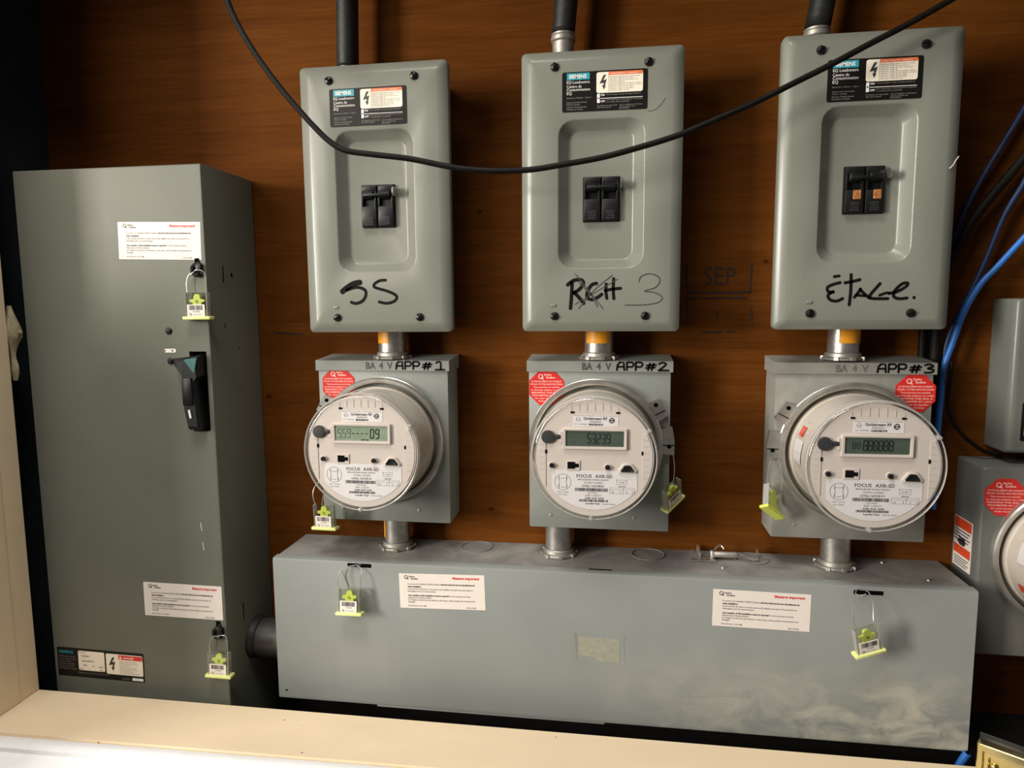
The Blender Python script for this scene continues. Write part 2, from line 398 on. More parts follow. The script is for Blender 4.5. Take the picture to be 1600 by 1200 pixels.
NOTICE = [(.30, 'Le service à la clientèle d’Hydro-Québec ', 'doit être informé de tout descellement de'), (.375, '', 'cette installation.'),
          (.445, 'Il est interdit de briser le sceau sans motif valable sous peine de poursuite en', ''), (.51, 'dommages pour les contrevenants.', ''),
          (.63, '', 'Any unsealing of this installation must be reported'), (.695, 'department of Hydro-Québec.', ''),
          (.76, 'It is illegal to break the seal without a valid cause, under penalty of prosecution for', ''), (.82, 'damages.', '')]
NW, NH = .1285, .0528
_notice = {}
def notice_sticker(root, x, z, y, deg):
    """the utility's white notice; local coordinates of root"""
    if not _notice:
        a = MB().rbox(0, 0, NW, NH, 0, -.0004, .0005, .0001, 1)
        b = MB(); c = MB(); Y = -.0006
        X = lambda f: (f - .5) * NW
        Z = lambda f: (.5 - f) * NH
        q_logo(b, X(.085), Z(.10), .0029, Y)
        b.text('Hydro', X(.117), Z(.105), .0036, Y, bold=.02); b.text('Québec', X(.137), Z(.165), .0036, Y, bold=.02)
        c.text('Message important', X(.63), Z(.135), .0050, Y, bold=.035, width=.31 * NW)
        wd = {0: .78, 2: .76, 6: .785}
        b.text(NOTICE[0][1], X(.10), Z(.315), .0033, Y, width=.385 * NW); b.text(NOTICE[0][2], X(.49), Z(.315), .0033, Y, bold=.035, width=.395 * NW)
        b.text(NOTICE[1][2], X(.10), Z(.39), .0033, Y, bold=.035, width=.16 * NW)
        b.text(NOTICE[2][1], X(.10), Z(.46), .0033, Y, width=.76 * NW); b.text(NOTICE[3][1], X(.10), Z(.525), .0033, Y, width=.33 * NW)
        b.text(NOTICE[4][2], X(.10), Z(.645), .0033, Y, bold=.035, width=.48 * NW); b.text('to the customer services', X(.59), Z(.645), .0033, Y, width=.24 * NW)
        b.text(NOTICE[5][1], X(.10), Z(.71), .0033, Y, width=.28 * NW); b.text(NOTICE[6][1], X(.10), Z(.775), .0033, Y, width=.785 * NW); b.text(NOTICE[7][1], X(.10), Z(.835), .0033, Y, width=.085 * NW)
        b.text('963-0730 (06-11) HQ 298B', X(.095), Z(.945), .0028, Y, width=.215 * NW); b.text('Z05-103298', X(.78), Z(.965), .0028, Y, width=.11 * NW)
        _notice['a'] = a.build('notice_sticker', M_['paper']); _notice['b'] = b.build('printed_text', M_['ink']); _notice['c'] = c.build('red_heading', M_['red_ink'])
        o = _notice['a']; _notice['b'].parent = o; _notice['c'].parent = o
    else:
        o = _notice['a'].copy(); COL.objects.link(o)
        for k in 'bc':
            d = _notice[k].copy(); COL.objects.link(d); d.parent = o
    o.parent = root; o.location = (x, y, z); o.rotation_euler = (0, -math.radians(deg), 0)
    o['label'] = 'white notice sticker with a red Message important heading'
    return o

_oct = {}
def octagon_sticker(root, x, z, y, R=.0275, deg=0):
    if not _oct:
        pts = [(R * math.cos(PI / 8 + i * PI / 4), R * math.sin(PI / 8 + i * PI / 4)) for i in range(8)]
        a = MB().poly(pts, 0, -.0004); b = MB(); Y = -.0006
        q_logo(b, -.0085, .0165, .0036, Y); b.text('Hydro', -.0035, .0178, .0042, Y, bold=.02); b.text('Québec', -.0008, .0138, .0042, Y, bold=.02)
        for i, t in enumerate(('LE DESCELLEMENT EST INTERDIT', 'POUR VOTRE PROTECTION', 'Toute personne non autorisée', 'ne doit pas enlever ce scellé', 'BREAKING THIS SEAL IS', 'PROHIBITED BY LAW', 'for your protection', 'Hydro-Québec')):
            b.text(t, 0, .0082 - i * .0041, .0032, Y, 'C', .01, width=(.044, .046, .038, .046, .044, .042, .034, .024)[i])
        _oct['a'] = a.build('octagon_sticker', M_['red']); _oct['b'] = b.build('printed_text', M_['pink_ink']); o = _oct['a']; _oct['b'].parent = o
    else:
        o = _oct['a'].copy(); COL.objects.link(o); d = _oct['b'].copy(); COL.objects.link(d); d.parent = o
    o.parent = root; o.location = (x, y, z); o.rotation_euler = (0, -math.radians(deg), 0); o['label'] = 'red octagonal sticker with white utility print'
    return o

def bolt_shape(cx, cz, h):
    p = [(.05, .5), (.22, .5), (.02, .12), (.26, .2), (.13, -.28), (.22, -.24), (.06, -.5), (-.07, -.18), (.03, -.23), (.06, -.04), (-.24, -.1)]
    return [(cx + a * h, cz + b * h) for a, b in p]

# ------------------------------------------------------------------ load centres
LW, LH, LD = .2145, .3723, .100
def screw(root, x, z, y, r=.0057, ang=0.5):
    o = MB().lathe([(r * .9, y + .001), (r, y), (r, y - .0012), (r * .8, y - .0030), (r * .4, y - .0040), (r * .05, y - .0043)], x, z, 20).build('screw', M_['screw'], root)
    c, s = math.cos(ang), math.sin(ang)
    k = MB().box(-r * .85, r * .85, -.0003, .0003, -r * .12, r * .12)
    k.xf(Matrix.Translation((x, y - .0042, z)) @ Matrix.Rotation(ang, 4, 'Y')); k.build('screw_slot', M_['slot'], o)
    return o

def panel_label(root, cx, cz, y):
    W, H = .112, .0512
    o = MB().rbox(0, 0, W, H, 0, -.0005, .0025, .0001, 3).build('rating_label', M_['lab_black'], root); o.location = (cx, y, cz)
    o['label'] = 'black rating label with teal logo block and electric shock warning'
    fx = lambda f: (f - .5) * W
    fz = lambda f: (.5 - f) * H
    Y = -.0007; Y2 = -.0009
    MB().rect(fx(.055), fx(.325), fz(.20), fz(.03), Y).build('logo_block', M_['teal'], o)
    t = MB().text('SIEMENS', fx(.08), fz(.16), .0068, Y2, bold=.03, width=.21 * W)
    for s, z_, wd in (('EQ Loadcentre', .29, .27), ('Centre de', .395, .175), ('Consommation', .475, .275), ('EQ', .565, .06)):
        t.text(s, fx(.055), fz(z_), .0052, Y, width=wd * W)
    t.rect(fx(.413), fx(.445), fz(.80), fz(.575), Y)
    t.text('ON', fx(.455), fz(.63), .0034, Y, bold=.02); t.text('OFF', fx(.455), fz(.785), .0034, Y, bold=.02)
    t.rect(fx(.455), fx(.945), fz(.698), fz(.684), Y)
    t.build('white_print', M_['white_ink'], o)
    MB().disc(fx(.429), fz(.685), .0011, Y2, 10).build('pointer_dot', M_['ink'], o)
    g = MB()
    for s, z_, x_, wd in (('Enclosure / Boîtier : Type 1', .665, .055, .285), ('Siemens Canada Limited', .775, .055, .235), ('Made in Canada', .83, .055, .155), ('Siemens Canada Limitée', .895, .055, .235), ('Fabriqué au Canada', .95, .055, .19),
                          ('Turn breaker on by moving handle to', .615, .52, .40), ('Pour mettre en circuit pousser la manette', .745, .52, .42), ('Turn breaker off by moving handle', .80, .52, .27),
                          ('For breakers see chart inside', .885, .415, .235), ('the door panel', .93, .415, .16), ('Voir le tableau à l’intérieur', .885, .675, .27), ('de la porte du', .93, .675, .18), ('panneau', .97, .675, .11)):
        g.text(s, fx(x_), fz(z_), .0026, Y, width=wd * W)
    g.build('grey_print', M_['grey_ink'], o)
    MB().flat([(p[0], p[2]) for p in rrect((fx(.405) + fx(.945)) / 2, (fz(.04) + fz(.555)) / 2, .54 * W, .515 * H, .0028, 0, 4)], Y).build('warning_panel', M_['label_cream'], o)
    MB().rect(fx(.55), fx(.94), fz(.125), fz(.042), Y2).build('orange_strip', M_['orange'], o)
    k = MB().flat(bolt_shape(fx(.48), fz(.29), .0185), Y2)
    k.build('shock_symbol', M_['ink'], o)
    k = MB()
    for i, wd in enumerate((.35, .30, .33, .17, .36, .37, .27, .27, .23)):
        k.text('Hazardous voltage will cause death or serious injury'[:int(wd * 130)], fx(.56), fz(.178 + i * .042), .0020, Y2, width=wd * W)
    k.rect(fx(.546), fx(.549), fz(.55), fz(.05), Y2)
    k.build('warning_print', M_['ink_grey'], o)
    k = MB().text('AVERTISSEMENT   WARNING', fx(.57), fz(.11), .0026, -.0011, width=.32 * W); k.build('orange_strip_print', M_['label_cream'], o)

def breaker(root, y, windows=False):
    """two-pole breaker; y = floor of the recess"""
    cx, cz = .0005, -.0068
    o = MB().rbox(cx, cz, .0500, .0605, y + .004, y - .0012, .001, .0003, 1).build('circuit_breaker', M_['black'], root)
    for s in (-1, 1):
        x = cx + s * .0123
        b = MB(); b.bevbox(x - .0112, x + .0112, y, y - .0075, cz - .029, cz - .0005, .0008)
        b.bevbox(x - .0112, x + .0112, y, y - .0060, cz + .0195, cz + .029, .0008)
        b.bevbox(x - .0112, x - .0082, y, y - .0068, cz - .001, cz + .020, .0005); b.bevbox(x + .0082, x + .0112, y, y - .0068, cz - .001, cz + .020, .0005)
        b.build('pole_housing', M_['black'], o)
        t = MB().loops([rrect(x, cz + .0145, .0155, .012, .001, y, 2), rrect(x, cz + .0155, .0145, .008, .001, y - .011, 2), rrect(x, cz + .0155, .0125, .006, .001, y - .012, 2)])
        t.build('toggle', M_['black'], o)
        MB().rect(x - .004, x + .004, cz + .0148, cz + .0162, y - .0124).build('toggle_mark', M_['grey_ink'], o)
        p = MB()
        for i, wd in enumerate((.011, .010, .011, .012)):
            p.text(('SIEMENS', 'TYPE QP', '2 POLE', '120/240V')[i], x, cz - .0175 - i * .0030, .0026, y - .0077, 'C', width=wd)
        p.build('embossed_print', M_['dark_ink'], o)
        if windows:
            MB().rbox(x + .0028, cz - .0062, .0095, .0115, y - .007, y - .0079, .0006, .0002, 1).build('trip_window', M_['copper'], o)['label'] = 'glinting copper-coloured trip window'
    MB().bevbox(cx - .019, cx + .019, y - .0095, y - .0135, cz + .0125, cz + .0165, .0006).build('handle_tie', M_['black'], o)
    tb = [(y, cz + .0125), (y - .016, cz + .0125), (y - .0200, cz + .0155), (y - .0200, cz + .0215), (y - .016, cz + .0245), (y, cz + .0245)]
    xr = cx + .0262
    MB().loops([[(xr, a, b) for a, b in tb], [(xr + .0011, a, b) for a, b in tb]]).build('lockout_tab', M_['steel'], o)
    return o

S1 = [[(-.0535, -.1275), (-.045, -.121), (-.032, -.1165), (-.0255, -.1155)]]
MARK = {
    0: ([([(-.054, -.128), (-.047, -.1225), (-.036, -.1165), (-.0255, -.1145)], .0068), ([(-.047, -.1255), (-.032, -.1215), (-.020, -.125), (-.0182, -.133), (-.024, -.1415), (-.034, -.1445), (-.041, -.1425)], .0038),
         ([(.0125, -.112), (.004, -.1125), (-.004, -.1165), (-.0055, -.121), (.001, -.1238), (.014, -.1275), (.025, -.1325), (.0278, -.137), (.023, -.1425), (.012, -.1448), (.001, -.1425)], .0035)], []),
    1: ([([(-.038, -.119), (-.0385, -.135), (-.040, -.155)], .0042), ([(-.0445, -.1225), (-.036, -.1165), (-.026, -.1155), (-.0225, -.1205), (-.028, -.1285), (-.0365, -.1335)], .0042), ([(-.0355, -.132), (-.028, -.140), (-.0215, -.148)], .0042),
         ([(-.004, -.1205), (-.011, -.1225), (-.0165, -.131), (-.0172, -.139), (-.011, -.1425), (-.003, -.1395), (.003, -.135)], .0040),
         ([(.0085, -.121), (.0080, -.130), (.0095, -.1415)], .0036), ([(.0185, -.114), (.0180, -.128), (.0190, -.142)], .0036), ([(.0065, -.1305), (.017, -.1285), (.0285, -.1275)], .0036)],
        [([(-.034, -.107), (-.02, -.124), (.0045, -.155)], .0012), ([(.0165, -.110), (-.008, -.130), (-.029, -.155)], .0012), ([(-.0285, -.119), (-.012, -.136), (-.003, -.152)], .0016), ([(.024, -.115), (-.005, -.132), (-.034, -.149)], .0010),
         ([(.0525, -.119), (.055, -.112), (.066, -.1085), (.077, -.112), (.080, -.119), (.074, -.127), (.060, -.1315), (.073, -.1335), (.0835, -.140), (.078, -.147), (.060, -.150), (.034, -.1502)], .0014)]),
    2: ([([(-.026, -.125), (-.035, -.1275), (-.0415, -.131), (-.0405, -.1365), (-.034, -.1375)], .0034), ([(-.034, -.1365), (-.0405, -.141), (-.038, -.147), (-.030, -.149), (-.022, -.1455)], .0034), ([(-.0275, -.1165), (-.0345, -.1175)], .0032),
         ([(-.0135, -.1145), (-.0130, -.135), (-.0140, -.1545)], .0034), ([(-.021, -.1255), (-.012, -.1240), (-.002, -.1215)], .0034),
         ([(-.0085, -.1445), (-.003, -.137), (-.001, -.133)], .0034), ([(-.002, -.134), (.004, -.140), (.0105, -.1455)], .0034), ([(-.006, -.1415), (.005, -.1425)], .003),
         ([(.0225, -.1265), (.0165, -.134), (.011, -.1415), (.012, -.1455), (.0225, -.1462), (.033, -.1462)], .0034), ([(.022, -.142), (.030, -.139), (.034, -.1395)], .003),
         ([(.033, -.1395), (.043, -.1375), (.0535, -.131), (.055, -.1265), (.048, -.1280), (.040, -.137), (.040, -.144), (.047, -.1465), (.056, -.1455)], .0034), ([(.0635, -.1452), (.0645, -.1450)], .0038)], []),
}
LC = [(-.3141, .3616, -.0015), (.0018, .3617, .0024), (.3377, .3631, .0025)]
LABPOS = [(-.006, .1275), (.004, .1315), (.0030, .1265)]
LCLAB = ['grey breaker panel with SS in black marker', 'grey breaker panel with crossed-out RCH and a thin 3', 'grey breaker panel with Étage in marker and copper-coloured breaker windows']
for i, (x, z, tilt) in enumerate(LC):
    root = thing('breaker_panel', (x, 0, z), LCLAB[i], 'breaker panel', 'breaker panels above the meters', (0, tilt, 0))
    MB().bevbox(-.085, .085, 0, -.0835, -.1765, .1765, .001).build('box', M_['grey'], root)
    L = [rrect(0, 0, LW - .004, LH - .004, .005, -.0822), rrect(0, 0, LW, LH, .0065, -.0822), rrect(0, 0, LW, LH, .0065, -.0938), rrect(0, 0, LW - .0014, LH - .0014, .0065, -.0950),
         rrect(0, 0, LW - .026, LH - .024, .006, -.0994), rrect(0, 0, LW - .030, LH - .028, .006, -.1000)]
    rz = -.002
    for w_, h, r, y in ((.1165, .1985, .0205, -.1000), (.1135, .1955, .0195, -.0994), (.1118, .1938, .019, -.0980), (.0890, .1745, .0145, -.0878), (.0868, .1723, .0135, -.0867), (.0830, .1685, .0115, -.0862)):
        L.append(rrect(0, rz, w_, h, r, y))
    MB().loops(L, cap0=False).build('cover', M_['grey'], root, 40)
    for sx, sz, a in ((-1, 1, .5), (1, 1, 1.2), (-1, -1, -.4), (1, -1, .9)): screw(root, sx * .0615 - .0005, sz * .1648, -.1, ang=a + i)
    panel_label(root, *LABPOS[i], -.1)
    breaker(root, -.0862, i == 2)
    mk = MB()
    for p, wd in MARK[i][0]: mk.stroke(p, wd * 1.15, -.1003)
    mk.build('marker_writing', M_['marker'], root)['label'] = 'black marker handwriting ' + ('SS', 'RCH', 'Étage')[i]
    if MARK[i][1]:
        mk = MB()
        for p, wd in MARK[i][1]: mk.stroke(p, wd, -.1004)
        mk.build('pen_writing', M_['marker_thin'], root)['label'] = 'thin pen strokes crossing out and a 3'
    MB().loops([rrect(-.0635, -.150, .0085, .0042, .002, -.0998, 3), rrect(-.0635, -.150, .0075, .0034, .0016, -.1012, 3), rrect(-.0635, -.1498, .005, .0016, .0007, -.1016, 3)]).build('embossed_tab', M_['grey'], root)
    if i == 2:
        MB().stroke([(.0962, .0149), (.100, .0185), (.103, .0245), (.1061, .029)], .0011, -.1003).build('scratch', M_['white_ink'], root)
    if i == 1:
        MB().stroke([(.0600, .1040), (.066, .1030), (.075, .108), (.083, .118)], .0007, -.1003).build('pen_scratch', M_['marker_thin'], root)

# flexible conduits rising from the panels
for i, (pth, lab) in enumerate([
        ([(-.3690, -.045, .560), (-.3680, -.045, .60), (-.3665, -.045, .66), (-.364, -.045, .74), (-.362, -.045, .84)], 'black flexible conduit rising from the SS panel'),
        ([(-.0525, -.045, .588), (-.0495, -.045, .62), (-.0465, -.045, .66), (-.042, -.045, .74), (-.037, -.045, .84)], 'black flexible conduit rising from the middle panel'),
        ([(.2845, -.045, .573), (.289, -.045, .60), (.2945, -.045, .64), (.304, -.045, .72), (.316, -.045, .82)], 'black flexible conduit rising from the panel marked Étage')]):
    x, z = pth[0][0], LC[i][1] + .1765
    root = thing('flexible_conduit', (x, -.045, z), lab, 'conduit', 'black flexible conduits above the panels')
    Mi = inv(root)
    P = spline(pth, 24)
    MB().tube(P, .0156, 20, False, .0007).xf(Mi).build('hose', M_['hose'], root, 60)
    zt = pth[0][2] - z
    MB().lathe([(.0215, 0), (.0215, .004), (.0185, .006), (.0150, .009), (.0150, max(zt - .012, .010)), (.0172, max(zt - .010, .011)), (.0172, zt - .005), (.0152, zt - .004), (.0166, zt - .0025), (.0166, zt - .0005), (.0150, zt)], n=28, axis='z').build('connector', M_['steel_dull'], root)
    MB().lathe([(.003, -.030), (.0035, -.029), (.0035, -.020), (.003, -.019)], n=10, axis='x', cz=.006, cy=.0).build('clamp_screw', M_['steel_dull'], root)

# ------------------------------------------------------------------ meter sockets
MS = [(-.3243, -.0002), (0.0, 0.0), (.3453, -.0012)]
def hood(mb, W, y1, z0, z1, zb):
    a = [(-W, z0), (W, z0), (W, z1), (-W, z1)]
    mb.add([(-W, 0, z0), (W, 0, z0), (W, 0, zb), (-W, 0, zb), (-W, y1, z0), (W, y1, z0), (W, y1, z1 - .001), (-W, y1, z1 - .001), (-W, y1 + .001, z1), (W, y1 + .001, z1)],
           [(0, 1, 2, 3), (4, 7, 6, 5), (7, 8, 9, 6), (8, 3, 2, 9), (0, 4, 5, 1), (0, 3, 8, 7, 4), (1, 5, 6, 9, 2)])
    return mb
def clasp(root, ring, side, mx, mz):
    """two-lug lock of the sealing ring; side -1 left, 1 right"""
    for k, (a0, a1) in enumerate(((22, 41), (-6, 15))):
        pts = []
        for a in (a0, (a0 + a1) / 2, a1):
            pts.append((mx + side * .093 * math.cos(math.radians(a)), mz + .093 * math.sin(math.radians(a))))
        for a in ((a1 - 3, (a0 + a1) / 2, a0 + 2) if k == 0 else (a1, (a0 + a1) / 2, a0)):
            rr = .112 if k else .1115
            pts.append((mx + side * rr * math.cos(math.radians(a)), mz + rr * math.sin(math.radians(a))))
        o = MB().poly(pts, -.0625, -.0715).build('ring_clasp', M_['ring'], root)
        am = math.radians((a0 + a1) / 2 + (4 if k == 0 else -4)); c = (mx + side * .104 * math.cos(am), mz + .104 * math.sin(am))
        MB().lathe([(.0028, -.0714), (.0030, -.0722), (.0022, -.0724), (.0018, -.0716)], c[0], c[1], 12).build('clasp_hole', M_['slot'], o)
        am = math.radians((a0 + a1) / 2 - 3)
        s = MB().box(-.008, .008, -.0003, .0003, -.0006, .0006).xf(Matrix.Translation((mx + side * .1035 * math.cos(am), -.0717, mz + .1035 * math.sin(am))) @ Matrix.Rotation(-side * am, 4, 'Y'))
        s.build('clasp_seam', M_['slot'], o)

MCEN = [(-.3254, .0111), (-.0042, .0101), (.3446, .0080)]
NUMS = ['1', '2', '3']
for i, (x, z) in enumerate(MS):
    root = thing('meter_socket', (x, 0, z), ['grey meter socket box marked APP#1, behind the meter with the pale display', 'grey meter socket box marked APP# 2, behind the middle meter', 'dusty grey meter socket box marked APP #3, red sticker on its right'][i], 'meter socket', 'meter sockets in a row')
    mt = M_['grey_sock'] if i < 2 else M_['grey_dirty']
    MB().bevbox(-.1015, .1015, 0, -.062, -.117, .118, .0012).build('box', mt, root)
    hood(MB(), .1042, -.0652, .1165, .132, .1375).build('hood', mt, root)
    mx, mz = MCEN[i][0] - x, MCEN[i][1] - z
    ring = MB().lathe([(.088, -.058), (.0945, -.0585), (.0962, -.062), (.0962, -.0655), (.0945, -.0665), (.0945, -.0690), (.0958, -.0700), (.0958, -.0740), (.0940, -.0765), (.0905, -.0765), (.0880, -.0740), (.0880, -.060)], mx, mz, 96, cap0=False, cap1=False).build('sealing_ring', M_['ring'], root)
    clasp(root, ring, (-1, 1, -1)[i], mx, mz)
    octagon_sticker(root, (-.0695, -.0755, .0795)[i], (.0945, .0925, .0905)[i], -.0622)
    t = MB(); t.text('BA', -.0240, .1195, .0140, -.0655, bold=.025, width=.0150); t.text('4', -.0035, .1195, .0140, -.0655, bold=.025, width=.0065); t.text('V', .0090, .1195, .0140, -.0655, bold=.025, width=.0085)
    t.build('stencil_print', M_['stencil'] if i < 2 else M_['stencil_faint'], root)['label'] = 'stencilled letters BA 4 V'
    t = MB(); zb, h = .1190, .0112
    xs = (.0230, .0255, .0290)[i]
    A = lambda x0: [[(x0, zb), (x0 + .001, zb + h * .7), (x0 + .004, zb + h)], [(x0 + .004, zb + h), (x0 + .0095, zb + h), (x0 + .0105, zb)], [(x0 + .001, zb + h * .45), (x0 + .0095, zb + h * .45)]]
    Pp = lambda x0: [[(x0, zb), (x0, zb + h)], [(x0, zb + h), (x0 + .007, zb + h), (x0 + .0095, zb + h * .75), (x0 + .007, zb + h * .45), (x0 + .001, zb + h * .45)]]
    Hs = lambda x0: [[(x0 + .003, zb), (x0 + .006, zb + h * .9)], [(x0 + .008, zb), (x0 + .011, zb + h * .9)], [(x0, zb + h * .3), (x0 + .013, zb + h * .38)], [(x0 + .001, zb + h * .62), (x0 + .0145, zb + h * .7)]]
    D = {'1': lambda x0: [[(x0, zb + h * .85), (x0 + .003, zb + h), (x0 + .007, zb + h * .9), (x0 + .007, zb)], [(x0 - .001, zb - .0004), (x0 + .013, zb - .0004)]],
         '2': lambda x0: [[(x0, zb + h * .8), (x0 + .005, zb + h), (x0 + .010, zb + h * .8), (x0 + .006, zb + h * .4), (x0, zb)], [(x0, zb), (x0 + .014, zb)]],
         '3': lambda x0: [[(x0, zb + h * .9), (x0 + .006, zb + h), (x0 + .0105, zb + h * .75), (x0 + .004, zb + h * .52), (x0 + .011, zb + h * .35), (x0 + .009, zb + h * .05), (x0, zb)]]}
    for st in A(xs) + Pp(xs + .0140) + Pp(xs + .0265) + Hs(xs + .0405) + D[NUMS[i]](xs + (.0615, .0585, .0590)[i]):
        t.stroke(st, .0028, -.0655, len(st) > 3)
    t.build('marker_writing', M_['marker'], root)['label'] = 'black marker writing ' + ('APP#1', 'APP# 2', 'APP #3')[i]
    for dx, dz in ((.052, -.098), (-.07, -.098)):
        MB().lathe([(.0022, -.0618), (.0024, -.0626), (.001, -.0629)], dx, dz, 10).build('rivet', M_['steel_dull'], root)

# ------------------------------------------------------------------ meters
SEG = {'0': 'abcdef', '1': 'bc', '2': 'abged', '3': 'abgcd', '4': 'fgbc', '5': 'afgcd', '6': 'afgedc', '7': 'abc', '8': 'abcdefg', '9': 'abcdfg', '-': 'g', ' ': ''}
def seg7(mb, ch, x, z, w_, h, y, t=.0011):
    sl = .06 * h; g = .0003
    R = {'a': (0, h, w_, h), 'd': (0, 0, w_, 0), 'g': (0, h / 2, w_, h / 2), 'f': (0, h / 2, 0, h), 'b': (w_, h / 2, w_, h), 'e': (0, 0, 0, h / 2), 'c': (w_, 0, w_, h / 2)}
    for s in SEG[ch]:
        x0, z0, x1, z1 = R[s]
        if s in 'adg': p = [(x + x0 + g, z + z0 - t / 2), (x + x1 - g, z + z0 - t / 2), (x + x1 - g, z + z0 + t / 2), (x + x0 + g, z + z0 + t / 2)]
        else: p = [(x + x0 - t / 2, z + z0 + g), (x + x0 + t / 2, z + z0 + g), (x + x0 + t / 2, z + z1 - g), (x + x0 - t / 2, z + z1 - g)]
        mb.flat([(a + (b - z) / h * sl, b) for a, b in p], y)
def barcode(mb, x0, x1, z0, z1, y, seed, n=40):
    rnd = random.Random(seed); x = x0; st = (x1 - x0) / n
    while x < x1 - st:
        w_ = st * rnd.choice((.5, .8, 1.2)); mb.rect(x, min(x + w_, x1), z0, z1, y); x += w_ + st * rnd.choice((.4, .6, .9))

def meter(loc, label, serial, lcd, digits, i, face=True):
    root = thing('electricity_meter', (loc[0], loc[2], loc[1]), label, 'electricity meter', 'round electricity meters')
    # local y: 0 at the ring plane (world loc[2]); negative to the viewer
    FY = -.0830                                     # faceplate front
    MB().lathe([(.0815, .006), (.0815, -.004), (.0802, -.006), (.0792, -.066), (.0790, FY + .004), (.0780, FY + .002)], n=96).build('body', M_['meter_base'], root)
    cov = MB().lathe([(.0875, .004), (.0870, .000), (.0858, -.003), (.0850, -.010), (.0832, -.070), (.0825, -.083), (.0815, -.0862), (.0795, -.0880), (.077, -.0886), (.04, -.0893), (.0005, -.0895)], n=96, cap0=False, cap1=True)
    c = cov.build('clear_cover', M_['clear'], root, 60); c['label'] = 'clear domed plastic cover'
    MB().lathe([(.0826, -.0815), (.0838, -.0815), (.0841, -.0830), (.0836, -.0852), (.0822, -.0872), (.0812, -.0868), (.0822, -.0850)], n=96, cap0=False, cap1=False).build('cover_rim', M_['rim'], c)
    for a in (-92, 28):
        MB().lathe([(.0030, -.078), (.0034, -.0835), (.0028, -.0878), (.0012, -.0886)], .0815 * math.cos(math.radians(a)), .0815 * math.sin(math.radians(a)), 12).build('cover_tab', M_['rim'], c)
    fp = MB().lathe([(.0790, FY + .003), (.0790, FY + .0006), (.0782, FY)], n=96).build('faceplate', M_['meter_cream'], root)
    Y = FY
    def on(mb, name, m): return mb.build(name, M_[m], fp)
    # side clip panels
    for s in (-1, 1):
        pts = [(.0635, -.040), (.0635, .033)] + [(.0765 * math.cos(math.radians(a)), .0765 * math.sin(math.radians(a))) for a in range(26, -34, -8)]
        pts = [(s * a, b) for a, b in pts]
        on(MB().poly(pts, Y, Y - .0009), 'side_clip', 'meter_cream')
        gr = MB()
        for k in range(-3, 4): gr.box(min(s * .065, s * .0725), max(s * .065, s * .0725), Y - .0010, Y - .0007, k * .0085 - .0002, k * .0085 + .0002)
        on(gr, 'clip_groove', 'groove')
        on(MB().box(s * .0634 - .0012, s * .0634 + .0012, Y - .0012, Y, .0055, .0105), 'side_slot', 'slot')
    gr = MB()
    for k in range(7): gr.box(-.0290 + k * .0102 - .00022, -.0290 + k * .0102 + .00022, Y - .0005, Y, .0630, min(.0735, math.sqrt(.0755 ** 2 - (-.0290 + k * .0102) ** 2) - .001))
    on(gr, 'top_ribs', 'groove')
    for xx in (-.0282, .0314): on(MB().box(xx - .0025, xx + .0025, Y - .0010, Y, .0600, .0625), 'top_slot', 'slot')
    # display
    fr = MB().loops([rrect(.0014, .0262, .0850, .0285, .001, Y, 2), rrect(.0014, .0262, .0840, .0275, .001, Y - .0035, 2), rrect(.0014, .0262, .0826, .0262, .001, Y - .0040, 2), rrect(.0014, .0265, .0770, .0215, .0006, Y - .0036, 2), rrect(.0014, .0265, .0760, .0205, .0005, Y - .0015, 2)], cap1=False)
    on(fr, 'display_frame', 'meter_cream')
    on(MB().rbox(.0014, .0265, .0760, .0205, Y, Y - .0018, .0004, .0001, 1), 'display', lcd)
    d1 = MB(); d2 = MB(); YD = Y - .0020
    if digits == 'a':
        for k, ch in enumerate('559'): seg7(d2, ch, -.0330 + k * .0068, .0205, .0046, .0120, YD)
        for k in range(4): d1.rect(-.0120 + k * .0064, -.0088 + k * .0064, .0258, .0270, YD)
        for k, ch in enumerate('09'): seg7(d1, ch, .0142 + k * .0075, .0200, .0046, .0125, YD, .0016)
        d1.rect(.001, .0055, .0170, .0183, YD); d1.rect(.0065, .012, .0168, .0181, YD)
    elif digits == 'b':
        for k, ch in enumerate('53239'): seg7(d1, ch, -.0085 + k * .0063, .0205, .0042, .0125, YD, .0012)
        d2.rect(-.033, -.026, .0205, .0213, YD)
        for k, ch in enumerate('17'): seg7(d2, ch, -.0275 + k * .005, .0225, .0034, .008, YD, .0008)
        d2.rect(.025, .030, .026, .0268, YD); d2.rect(.025, .031, .022, .0228, YD)
    else:
        for k, ch in enumerate('888888'): seg7(d1, ch, -.0150 + k * .0060, .0205, .0042, .0125, YD, .0014)
        for k, ch in enumerate('88'): seg7(d1, ch, -.0275 + k * .0055, .0225, .0034, .008, YD, .0009)
        d2.rect(.025, .031, .026, .0268, YD); d2.rect(.025, .032, .022, .0228, YD)
    on(d1, 'display_digits', 'lcd_ink')
    if d2.v: on(d2, 'faint_digits', 'lcd_faint')
    # upper label
    on(MB().rbox(.0026, .0503, .0590, .0155, Y, Y - .0004, .0004, .0001, 1), 'upper_label', 'meter_label')
    p = MB(); YP = Y - .0006
    p.text('Gridstream RF', -.0135, .0515, .0052, YP, bold=.02, width=.0310); p.text(('502587718', '502685264', '502605516')[i], -.0050, .0480, .0028, YP, width=.0145)
    barcode(p, -.0065, .0125, .0440, .0466, YP, serial, 30)
    p.ring2d(.0235, .0510, .0037, .0032, YP, 20); p.disc(.0235, .0510, .0035, YP, 20)
    p.text('Made for Canada  Contains module', -.0258, .0565, .0018, YP, width=.056); p.text('IC: 5294A', -.0250, .0450, .0020, YP, width=.016)
    p.ring2d(-.0205, .0520, .0030, .0027, YP, 16); p.text('CSA', -.0225, .0512, .0022, YP)
    on(p, 'upper_print', 'ink')
